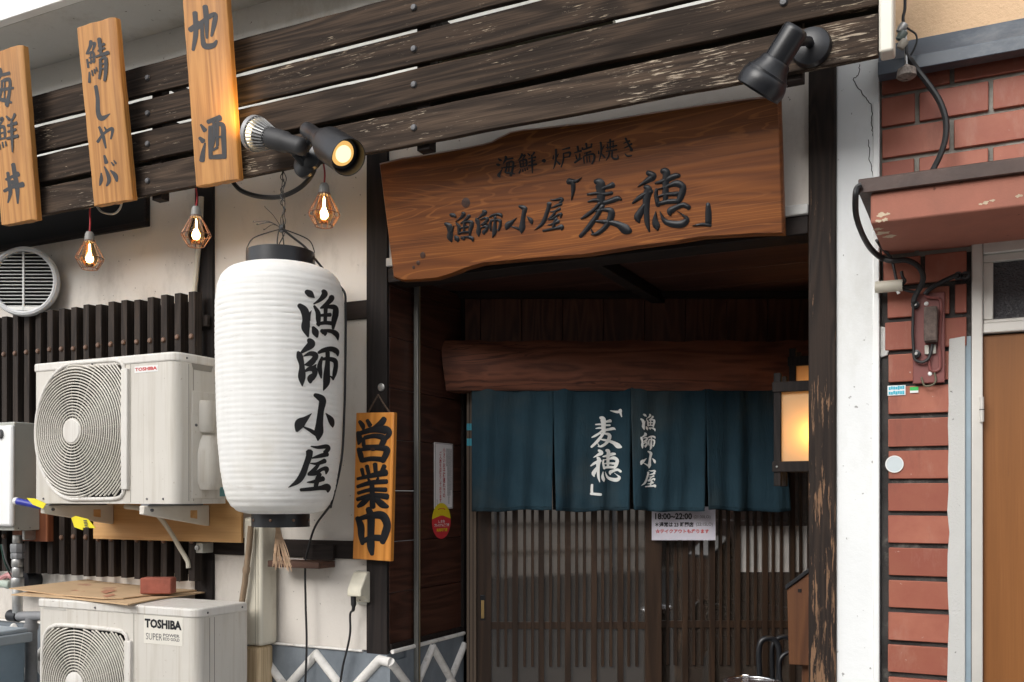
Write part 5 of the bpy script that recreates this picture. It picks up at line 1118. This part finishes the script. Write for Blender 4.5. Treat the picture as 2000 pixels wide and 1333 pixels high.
for i in range(4):
    xa_, xb_ = sl_[i], sl_[i+1]; nx, nz_ = 44, 40; m = MB(); V_ = []
    for r in range(nz_+1):
        t = r/nz_; z = zt+(zb-zt)*t; row = []
        op = max(0, t-.24)*.011
        for c in range(nx+1):
            x = xa_+op*(i > 0)+(xb_-xa_-op*((i > 0)+(i < 3)))*c/nx
            zz = z+t*(.004*math.sin(x*14+i)+.002*math.sin(x*40))
            row.append(m.bm.verts.new((nsx(x, z), ND+nd(x, z), zz)))
        V_.append(row)
    for A, B_ in zip(V_, V_[1:]):
        for c in range(nx): m.bm.faces.new((A[c], A[c+1], B_[c+1], B_[c]))
    o = m.build('curtain_panel', NOREN, NR, DM); s_ = o.modifiers.new('solid', 'SOLIDIFY'); s_.thickness = .0015; s_.offset = 1 if False else -1
    hm = MB(); hr = []
    for c in range(nx+1):
        x = V_ and xa_+(xb_-xa_)*c/nx; zz = zb+.014+.004*math.sin(x*14+i)+.002*math.sin(x*40)
        hr.append(Vector((nsx(x, zb), ND+nd(x, zb)-.0022, zz)))
    hm.tube(hr[1:-1], .0009, 4); hm.build('hem_seam', NOREN, o, DM)
def ncl(px, py, h): 
    x, z = dX(px, DN), dZ(py, DN); return Vector((nsx(x, z), ND+nd(x, z)-.0022-h, z))
letters(NR, WHITEINK, DM, ncl, [('麦', fit('麦', 1184, 845, 58, 58, 0, -.11)), ('穂', fit('穂', 1183, 911, 58, 62, 0, -.11))]+[(ch, fit(ch, 1265.5, cy, 29, 33)) for ch, cy in (('漁', 826), ('師', 863), ('小', 898.5), ('屋', 936))], 0, 0, 6)
idn = lambda x, y: (x, y)
letters(NR, WHITEINK, DM, ncl, [([[(1192, 802.5, 1.5), (1206, 805, 5), (1213, 803, 5)], [(1211, 801, 6), (1212, 808, 4), (1214, 815, 1.5)]], idn), ([[(1156.5, 947, 4.5), (1156, 958, 5), (1157, 966, 5)], [(1154, 964.5, 5), (1163, 965.5, 5), (1174, 966.5, 5)]], idn)], 0)
mb = MB(); mb.tube([(sl_[0]+.01, ND+.012, zt-.005), (sl_[4]-.06, ND+.012, zt-.005)], .006, 10); mb.build('rod', BAMB, NR, DM)

# opening hours on the door
Dn = 3.935; NM = DM @ frame(Vector((0, Dn-D0, 0)), Vector((1, 0, 0)), Vector((0, 0, 1)))
HN = thing('hours_notice', 'white paper with opening hours in black and red on the sliding door', 'notice', M=DM @ Matrix.Translation((dX(1335, Dn), Dn-D0, dZ(1055, Dn))))
B('paper', plain('hours_paper', (.66, .64, .72), .5, var=.04), HN, dX(1273, Dn), dX(1397.5, Dn), Dn-D0, Dn-D0+.0012, dZ(1055.5, Dn), dZ(990, Dn), 0, DM)
def tx(s_, m, x0, x1, y0, y1, b=.0): text(s_, 'writing', m, HN, NM, dX(x0, Dn), dX(x1, Dn), dZ(y1, Dn), dZ(y0, Dn), .0006, b)
tx('18:00~22:00', INK, 1279.5, 1351.5, 1002.5, 1015, .03); tx('(21:30LO)', GREYINK, 1355, 1387.5, 1007, 1014.5)
tx('＊通常は 23 時閉店', INK, 1279.5, 1354.5, 1020, 1030, .035); tx('(22:15LO)', GREYINK, 1359.5, 1392, 1021, 1029.5)
tx('☆テイクアウトも承ります', REDINK, 1279.5, 1384.5, 1033, 1042.5, .035)

# paper wall lamps by the right wall of the entrance
def andon(label, px0, px1, pyt, pyb, D, pl):
    DM = Matrix.Identity(4); d_ = ray(px0, pyb); x0 = d_.x*D; y = d_.y*D+CAM.y; x1 = XP3-.002; z0, z1 = dZ(pyb, D), dZ(pyt, D); dp = .13
    r = thing('paper_wall_lamp', label, 'lamp', ((x0+x1)/2, y, z0), 'paper lamps in the entrance')
    MSTAND = PILLAR; pw = .024; zp0, zp1 = z0+.085, z1-.03
    for x in (x0, x1-pw):
        for yy in (y, y+dp-pw): B('post', MSTAND, r, x, x+pw, yy, yy+pw, z0, z1, .002, DM)
    for za, zb_ in ((zp1-.036, zp1-.002), (zp0-.036, zp0)):
        for bb in ((x0-.004, x1, y-.006, y), (x0+pw, x1-pw, y+dp-.012, y+dp), (x0-.004, x0+.004, y+.0005, y+dp), (x1-.008, x1, y+.0005, y+dp)): B('rail', MSTAND, r, *bb, za, zb_, .0015, DM)
    B('paper_pane', ANDON, r, x0+pw, x1-pw, y+.012, y+.0135, zp0, zp1-.036, 0, DM)
    B('paper_pane', ANDON, r, x0+.010, x0+.0115, y+pw, y+dp-pw, zp0, zp1-.036, 0, DM)
    B('back_board', MSTAND, r, x0, x1, y+dp+.0, y+dp+.01, zp0-.03, zp1, 0, DM)
    MB().lathe([(0, 0), (.004, 0), (.003, .003), (0, .003)], DM @ Matrix.Translation((x0+.012, y-.006, zp0-.018)) @ Matrix.Rotation(math.pi/2, 4, 'X'), 10, False).build('screw', STEEL, r)
    ld = bpy.data.lights.new('andon_bulb', 'POINT'); lo = bpy.data.objects.new('andon_bulb', ld); COL.objects.link(lo)
    ld.energy = pl; ld.color = (1, .62, .26); ld.shadow_soft_size = .03
    Mw = DM @ Matrix.Translation((x0+(x1-x0)*.70, y+.055, zp0+.095)); lo.parent = r; lo.matrix_parent_inverse = Matrix.Identity(4); lo.matrix_basis = WM[r].inverted() @ Mw; WM[lo] = Mw
    return r
andon('lit paper wall lamp with a dark wooden frame, the lower nearer one beside the curtain', 1511, 1618, 729, 950, 3.32, .75)
andon('lit paper wall lamp, the upper one mostly hidden behind the worn post', 1541, 1640, 681, 880, 3.60, .7)

# wooden box, umbrellas, ash stand at the right of the entrance
Db = 3.15; yb_ = Db-D0
d_ = ray(1537, 1200); xa_, yb_, xb_ = d_.x*Db, d_.y*Db+CAM.y, XP3-.003
MBx = thing('wooden_menu_box', 'reddish wooden box with a slanted black lid beside the worn post', 'box', ((xa_+xb_)/2, yb_, dZ(1300, Db)))
DMs = DM; DM = Matrix.Identity(4)
MB().prism([(xa_+.006, dZ(1298, Db)), (xb_, dZ(1298, Db)), (xb_, dZ(1098, Db)), (xa_, dZ(1152, Db))], yb_-.0, yb_+.16, lambda u, v, h: Vector((u, h, v))).build('body', BOXW, MBx, DM, bevel=.003)
MB().prism([(xa_-.004, dZ(1153, Db)+.001), (xb_, dZ(1098, Db)+.001), (xb_, dZ(1088, Db)), (xa_-.004, dZ(1143, Db))], yb_-.008, yb_+.17, lambda u, v, h: Vector((u, h, v))).build('lid', BLACK, MBx, DM, bevel=.002)
MB().lathe([(0, 0), (.008, 0), (.008, .003), (0, .004)], DM @ Matrix.Translation((ray(1564, 1153).x*Db, yb_, dZ(1153, Db))) @ Matrix.Rotation(math.pi/2, 4, 'X') @ Matrix.Rotation(.8, 4, 'Z'), 4, False).build('diamond_mark', BEAM, MBx)
B('post', BOXW, MBx, xa_+.04, xb_-.03, yb_+.04, yb_+.08, .02, dZ(1298, Db), .003, DM)
DM = DMs
Du = 3.42
def umb(label, pts, rr, mat, base):
    r = thing('umbrella', label, 'umbrella', M=DM @ Matrix.Translation((dX(base, Du), Du-D0, .03)), group='umbrellas standing by the wooden box')
    P = [Vector((dX(px, Du), Du-D0+dy, dZ(py, Du))) for px, py, dy in pts]
    MB().tube(spline(P, 8), rr, 10).build('handle', mat, r, DM)
    e = P[-1] if P[-1].z < P[0].z else P[0]
    MB().tube([tuple(e), (e.x+.005, e.y, .75)], .006, 8).build('shaft', BOLT, r, DM)
    MB().lathe([(0, .03), (.006, .06), (.022, .30), (.034, .62), (.026, .72), (.008, .76), (0, .76)], DM @ Matrix.Translation((e.x+.005, e.y, 0)), 12, False).build('folded_canopy', plain('umbrella_cloth', (.012, .013, .017), .6), r)
umb('black crook handled umbrella, left of three beside the wooden box', [(1484, 1320, 0), (1482, 1275, 0), (1487, 1253, 0), (1502, 1247, 0), (1516, 1254, 0), (1522, 1275, 0), (1521, 1330, 0)], .0105, BLACK, 1484)
umb('black crook handled umbrella, back one of three, half hidden by the wooden box', [(1518, 1330, .06), (1517, 1275, .06), (1524, 1256, .06), (1540, 1249, .06), (1553, 1256, .06), (1556, 1280, .06)], .009, BLACK, 1518)
umb('black umbrella with a thinner curved handle reaching up to the wooden box bottom', [(1519, 1333, -.04), (1516, 1300, -.04), (1520, 1281, -.04), (1534, 1271, -.04), (1550, 1270, -.04), (1556, 1282, -.04)], .0075, BLACK, 1519)
Da = 3.0; ac = DM @ Vector((dX(1470, Da), Da-D0, 0))
AS = thing('ash_stand', 'round stand with a chrome rim and dark top at the bottom of the doorway', 'ash stand', (ac.x, ac.y, .02))
zr = dZ(1333, Da)-.0; T2 = Matrix.Translation((ac.x, ac.y, 0))
MB().lathe([(0, .03), (.13, .03), (.13, .05), (.075, .06), (.072, zr-.02), (0, zr-.02)], T2, 36, False).build('column', BLACK, AS)
MB().lathe([(0, zr-.018), (.072, zr-.018), (.082, zr-.006), (.082, zr-.002), (0, zr-.006)], T2, 40, False).build('dark_top', plain('ash_top', (.05, .03, .026), .2), AS)
MB().tube([(ac.x+.086*math.cos(2*math.pi*k/40), ac.y+.086*math.sin(2*math.pi*k/40), zr) for k in range(40)], .0055, 10, True).build('chrome_rim', CHROME, AS)
fw = DM.to_3x3() @ Vector((0, 1, 0)); cp = ac+fw*.086; MB().box(cp.x-.012, cp.x+.012, cp.y-.008, cp.y+.008, zr-.004, zr+.010).build('clip', CHROME, AS, bevel=.003)

# ------------------------------------------------------------------ the brick neighbour
NB = thing('brick_building', 'neighbouring red brick building with a painted canopy and a brown door', 'building', (.4, .05, 0))
YB = .02; XB = -.279
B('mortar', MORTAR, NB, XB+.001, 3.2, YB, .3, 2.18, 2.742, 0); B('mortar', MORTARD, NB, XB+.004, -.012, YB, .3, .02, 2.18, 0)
rg = random.Random(21); bm_ = MB()
def brick(x0, x1, z0, z1, out=.011):
    j = lambda: rg.uniform(-.0012, .0012)
    if x1-x0 < .012: return
    bm_.box(x0+j(), x1+j(), YB-out+rg.uniform(-.001, .001), YB+.01, z0+j(), z1+j())
P_ = .0921; zref = 2.649; L_b = .194
for k in range(-1, 5):     # upper stretcher courses
    zt = zref-k*P_; zb = zt-P_
    off = -.180-.094*((k+1) % 2)-(.094 if False else 0)
    xj = [-.180, -.090][(k) % 2]-.188*3
    xx = xj
    while xx < 3.2:
        a_, b_ = max(xx+.006, XB+.006), min(xx+.188-.006, 3.2)
        if b_ > a_: brick(a_, b_, zb+.006, zt-.006)
        xx += .188
for k in range(5, 30):     # jamb bricks beside the door, below the canopy
    zt = zref-k*P_; zb = zt-P_
    if zb < .03: break
    if zt > 1.95:
        xr_ = -.052
        if k == 5: brick(-.268, -.170, zb+.007, zt-.007); brick(-.158, xr_, zb+.007, zt-.007)
        elif k == 6: brick(-.258, -.096, zb+.007, zt-.007); brick(-.082, xr_, zb+.007, zt-.007)
        else: brick(-.264, xr_, zb+.007, zt-.007)
    else: brick(-.2555, -.094+rg.uniform(-.003, .003), zb+.007, zt-.007)
bm_.build('bricks', BRICK, NB, bevel=.0022)
m = MB(); rg = random.Random(8); ze = [.02+i*.06 for i in range(33)]
poly = [(-.099+rg.uniform(-.003, .003), z) for z in ze]+[(-.056, 1.945), (-.056, .02)]
m.prism(poly, YB-.013, YB+.01, lambda u, v, h: Vector((u, h, v))).build('render_strip', RENDER, NB, bevel=.002)
poly = [(-.277, 1.90), (-.262+.004, 1.905), (-.252, 1.925), (-.256, 1.965), (-.262, 1.985), (-.277, 1.99)]
MB().prism(poly, YB-.010, YB+.01, lambda u, v, h: Vector((u, h, v))).build('mortar_patch', RENDER, NB, bevel=.002)
B('blue_strip', BLUEST, NB, -.056, -.042, YB-.004, YB+.02, .02, 1.945, 0)
B('upper_wall', STUCCO, NB, -.236, 3.2, -.02, .3, 2.745, 5.5, 0)
fz = [atY(1900, 53, -.03).z, atY(1900, 87, -.06).z, atY(1900, 113, -.065).z]
fl = MB().prism([(-.030+.005, fz[0]), (-.050, fz[1]+.006), (-.060, fz[1]), (-.062, fz[2]), (-.020, fz[2]-.003), (.02, fz[0])], XB+.002, 3.2, lambda u, v, h: Vector((h, u, v))).build('flashing', FLASH, NB, bevel=.002)
cx0 = -.268; zc0 = 2.194; zc1 = 2.274
CP = MB().box(cx0, 3.2, -.338, YB-.013, zc0, zc1).build('canopy', CANOPY, NB, bevel=.006)
MB().prism([(-.352, zc1-.002), (-.352, zc1+.032), (-.345, zc1+.036), (YB-.014, zc1+.05), (YB-.014, zc1+.001), (-.336, zc1+.001), (-.336, zc1-.002)], cx0-.028, 3.2, lambda u, v, h: Vector((h, u, v))).build('canopy_flashing', RUST, CP, bevel=.0015)
rg = random.Random(6); mb = MB()
for px, py, rr in ((1722, 420, .012), (1728, 430, .009), (1735, 418, .006), (1716, 432, .008), (1925, 396, .008), (1938, 392, .006), (1915, 399, .005), (1990, 383, .008)):
    c0 = atY(px, py, -.3385); n_ = 17; pts = [(c0.x+rr*math.cos(k*.37)*rg.uniform(.45, 1.25), c0.z+rr*.55*math.sin(k*.37)*rg.uniform(.45, 1.25)) for k in range(n_)]
    mb.prism(pts, -.3386, -.3378, lambda u, v, h: Vector((u, h, v)))
for px, py, rr in ((1722, 455, .02), (1738, 462, .016), (1715, 448, .012)):
    c0 = atZ(px, py, zc0); n_ = 17; pts = [(c0.x+rr*math.cos(k*.37)*rg.uniform(.45, 1.25), c0.y+rr*math.sin(k*.37)*rg.uniform(.45, 1.25)) for k in range(n_)]
    mb.prism(pts, zc0-.0006, zc0+.0004, lambda u, v, h: Vector((u, v, h)))
mb.build('peeled_paint', plain('bare_concrete', (.52, .42, .30), .85, var=.25, scale=40), CP, smooth=False)
# aluminium door set
zft = atY(1910, 478, .02).z
yF = .0
B('door_frame', ALU, NB, -.040, -.012, yF, .09, .02, zft, .003); B('door_frame', ALU, NB, -.011, 3.0, yF, .09, zft-.032, zft, .003)
ztr = atY(1960, 640, .03).z
B('door_frame', ALU, NB, -.0115, 3.0, yF+.004, .09, ztr-.016, ztr+.012, .003)
g0, g1 = atY(1940, 626, .03), atY(1940, 514, .03)
B('transom_frame', ALU, NB, -.0115, 3.0, yF+.014, .06, ztr+.0125, g0.z, .002); B('transom_frame', ALU, NB, -.0115, 3.0, yF+.014, .06, g1.z, zft-.0325, .002); tf_ = B('transom_frame', ALU, NB, -.0115, g0.x, yF+.014, .06, g0.z+.0005, g1.z-.0005, .002)
B('transom_glass', PGLASS, NB, g0.x, 3.0, yF+.03, yF+.036, g0.z, g1.z, 0)
ND_ = B('door_leaf', NDOOR, NB, atY(1920, 900, .03).x, .86, yF+.022, .07, .03, ztr-.020, .002)
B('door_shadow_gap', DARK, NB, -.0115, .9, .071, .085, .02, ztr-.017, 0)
for pz in ((1917, 800),):
    h = atY(*pz, -.005); MB().lathe([(.0, -.034), (.0055, -.034), (.0055, .034), (.0, .034)], Matrix.Translation((h.x+.001, -.006, h.z)), 16, False).build('hinge', ALU, ND_)
    MB().lathe([(.0058, -.002), (.0065, -.002), (.0065, .0), (.0058, .0)], Matrix.Translation((h.x+.001, -.006, h.z)), 16, False).build('hinge_joint', DARK, ND_)

# things fixed to the brick wall
ez = lambda x, y: (1700+x/4.165, 480+y/4.165)
def el(x, y, Y): return atY(*ez(x, y), Y)
yw = YB-.012
a, b = el(345, 1125, -.006), el(605, 375, -.006)
EB = thing('electric_board', 'dull red painted backboard with a gritty brown box on the brick wall', 'electrical board', ((a.x+b.x)/2, yw, a.z))
B('backboard', PINKB, EB, a.x, b.x, -.007, yw, a.z, b.z, .002)
a, b = el(435, 782, -.04), el(545, 490, -.04); B('box', GRITB, EB, a.x, b.x, -.045, -.007, a.z, b.z, .004)
for q in ((455, 473), (485, 1043)):
    c0 = el(*q, -.008); MB().lathe([(0, 0), (.0062, 0), (.005, .003), (0, .0036)], leanframe((c0.x, -.007, c0.z), 0), 12, False).build('screw', WHITEP, EB)
for q in ((460, 840), (515, 835)):
    c0 = el(*q, -.012); MB().box(c0.x-.006, c0.x+.006, -.016, -.007, c0.z-.016, c0.z+.010).build('terminal', plain('terminal', (.45, .43, .38), .5), EB, bevel=.002)
def cable(name, lbl, cat, pts, Y, r, m=RUBBER, seg=8):
    P = [el(*q, Y) if not isinstance(q, Vector) else q for q in pts]
    o = MB().tube(spline(P, 6), r, seg).build(name, m, None); return tag(o, lbl, cat)
o = MB().tube(spline([el(*q, -.012) for q in ((450, 398), (470, 422), (560, 435), (577, 500), (566, 640), (560, 800), (568, 980), (530, 1022), (490, 1008), (474, 930))], 6), .0042, 8).build('conduit', PINKB, EB)
o = MB().tube(spline([el(*q, -.012) for q in ((520, 1030), (532, 1100), (500, 1135), (440, 1138), (415, 1070))], 6), .0026, 6).build('conduit', plain('old_green_wire', (.12, .11, .07), .6), EB)
for q in ((363, 480), (372, 880)):
    c0 = el(*q, -.02); MB().lathe([(0, 0), (.0115, 0), (.011, .012), (.0, .014)], leanframe((c0.x, -.007, c0.z), 0), 16, False).build('clip', BLACK, EB)
    MB().lathe([(0, 0), (.005, 0), (.004, .003), (0, .003)], leanframe((c0.x, -.0205, c0.z), 0), 12, False).build('screw', STEEL, EB)
pts = [atY(*q, -.36) for q in ((1683, 362), (1674, 368), (1671, 385))]+[atY(1672, 420, -.30), atY(1683, 455, -.2), atY(1700, 485, -.1)]
cable('wall_cable', 'thick black cable from behind the canopy looping over the brick down to the gritty box', 'cable', pts+[el(*q, -.022) for q in ((90, 100), (180, 125), (290, 120), (385, 165), (430, 250), (410, 330), (365, 410), (350, 480))]+[el(*q, -.02) for q in ((346, 600), (344, 720), (352, 850), (362, 925), (425, 948), (480, 905), (505, 800))], 0, [.0085]*int(14*6)+[.004]*200) if False else None
P = spline(pts+[el(*q, -.022) for q in ((90, 100), (180, 125), (290, 120), (385, 165), (430, 250), (410, 330), (365, 410), (350, 480))]+[el(*q, -.02) for q in ((346, 600), (344, 720), (352, 850), (362, 925), (425, 948), (480, 905), (505, 800))], 6)
o = MB().tube(P, [(.0078 if i < 78 else .0042) for i in range(len(P))], 8).build('wall_cable', RUBBER, None); tag(o, 'thick black cable looping out from the canopy end over the brick to the gritty box', 'cable')
cable('wall_cable', 'thin black cable falling from under the canopy and swinging right along the brick', 'cable', [atY(1712, 470, -.1), atY(1722, 484, -.05), (165, 95), (195, 200), (215, 285), (255, 345), (320, 372), (372, 378)], -.02, .0042)
cable('wall_cable', 'short cut black cable end sticking up by the beige pipe stub', 'cable', [(252, 210), (262, 255), (280, 290), (240, 330), (205, 335)], -.024, .0045)
P = spline([el(*q, -.016) for q in ((445, 398), (470, 365), (540, 318), (620, 278), (700, 243), (720, 242))], 6)
o = MB().tube(P, .0068, 8).build('wall_cable', RUBBER, None); tag(o, 'black cable rising right from the backboard to the double wall gland', 'cable')
a, b = el(690, 275, -.01), el(800, 215, -.01)
CG = thing('cable_gland', 'dark double cable gland on the brick next to the aluminium door frame', 'cable gland', ((a.x+b.x)/2, yw, a.z))
B('plate', plain('gland_plate', (.10, .085, .08), .5), CG, a.x, b.x, -.010, yw, a.z, b.z, .008)
for q in ((714, 245), (772, 243)):
    c0 = el(*q, -.02); MB().lathe([(.006, 0), (.0115, 0), (.0115, .010), (.006, .010)], leanframe((c0.x, -.010, c0.z), 0), 16, False).build('ring', BLACK, CG)
a, b = el(40, 340, -.03), el(240, 325, -.03)
PS = thing('pipe_stub', 'short beige pipe stub with a white wire poking out at the edge of the brick', 'pipe', tuple(a))
MB().lathe([(.013, 0), (.0165, 0), (.0165, .072), (.013, .072)], axisM((a.x, -.03, a.z), (b.x-a.x, 0, b.z-a.z)), 20, False).build('pipe', BEIGEP, PS)
MB().tube(spline([el(*q, -.03) for q in ((150, 350), (190, 355), (220, 370), (232, 392))], 5), .0045, 8).build('wire', WHITEP, PS)
def sticker(lbl, x0, y0, x1, y1, bars, base):
    a, b = el(x0, y1, yw), el(x1, y0, yw); r = thing('wall_sticker', lbl, 'sticker', ((a.x+b.x)/2, yw, a.z))
    B('sheet', base, r, a.x, b.x, yw-.0022, yw-.0008, a.z, b.z, 0); rg = random.Random(1)
    for u0, u1, v0, v1, m in bars:
        mb = MB(); n_ = 7
        for k in range(n_):
            if m is BLUEINK: mb.box(a.x+(b.x-a.x)*(u0+(u1-u0)*k/n_), a.x+(b.x-a.x)*(u0+(u1-u0)*(k+.9)/n_), yw-.0028, yw-.0021, a.z+(b.z-a.z)*(v0+rg.uniform(0, .08)), a.z+(b.z-a.z)*(v1-rg.uniform(0, .1)))
        if m is not BLUEINK: mb.box(a.x+(b.x-a.x)*u0, a.x+(b.x-a.x)*u1, yw-.0028, yw-.0021, a.z+(b.z-a.z)*v0, a.z+(b.z-a.z)*v1)
        mb.build('print', m, r, smooth=False)
sticker('weathered white sticker with two rows of cyan print on the brick', 140, 1135, 286, 1222, [(.06, .95, .54, .95, BLUEINK), (.06, .95, .06, .46, BLUEINK)], PAPERW)
sticker('small green and white sticker right of the cyan printed one', 322, 1150, 390, 1200, [(.0, 1.0, .40, 1.0, GREENINK)], PAPERW)
c0 = atY(1747, 907, yw); r_ = thing('round_sticker', 'pale round sticker on a brick below the cyan printed sticker', 'sticker', (c0.x, yw, c0.z))
MB().lathe([(0, .0008), (.0235, .0008), (.0235, .0016), (0, .0018)], leanframe((c0.x, yw-.0002, c0.z), 0), 32, False).build('disc', plain('pale_blue_disc', (.56, .63, .65), .5, var=.08), r_)
MB().lathe([(.0215, .0012), (.0245, .0012), (.0245, .0022), (.0215, .0022)], leanframe((c0.x, yw-.0002, c0.z), 0), 32, False).build('rim', WHITEP, r_)
# cable with insulators hanging in front of the flashing
iz = lambda x, y: (1640+x/3.333, y/3.333)
def il(x, y, Y=-.09): return atY(*iz(x, y), Y)
IN = thing('insulator_string', 'weathered metal hanger with small insulators in front of the blue grey flashing', 'insulator', tuple(il(430, 430)))
MB().tube([tuple(il(428, 165)), tuple(il(430, 300)), tuple(il(435, 440))], .004, 8).build('rod', STEEL, IN)
for q, m in (((408, 185), STEEL), ((404, 235), plain('green_ceramic', (.15, .18, .16), .3)), ((410, 290), plain('beige_ceramic', (.42, .38, .32), .4))):
    c0 = il(*q); MB().lathe([(0, -.013), (.011, -.012), (.013, 0), (.011, .012), (0, .013)], axisM((c0.x, c0.y, c0.z), (.5, 0, .8)), 16, False).build('insulator', m, IN)
c0 = il(435, 462); MB().lathe([(.006, .016), (.010, .012), (.024, .004), (.026, -.016), (.018, -.022), (.004, -.024)], Matrix.Translation(c0), 12, False).build('shell', plain('grey_shell', (.30, .26, .23), .8, var=.5, scale=80, bump=.6, bscale=200), IN)
P = spline([il(*q) for q in ((425, -40), (424, 60), (413, 118), (422, 200), (432, 300), (440, 362))]+[il(*q, -.07) for q in ((500, 450), (585, 560), (650, 660), (690, 780), (688, 900), (655, 1010), (612, 1098))]+[il(600, 1130, -.08)], 6)
o = MB().tube(P, [(.0042 if i < 32 else .0082) for i in range(len(P))], 8).build('service_cable', RUBBER, None); tag(o, 'black cable hanging from the top edge past the insulators and curving over the bricks', 'cable')
P = spline([il(*q) for q in ((420, 170), (455, 195), (495, 225), (502, 270), (485, 320), (462, 362))], 6)
o = MB().tube(P, .0028, 6).build('thin_loop', RUBBER, None); tag(o, 'thin black wire loop beside the insulators in front of the flashing', 'wire')
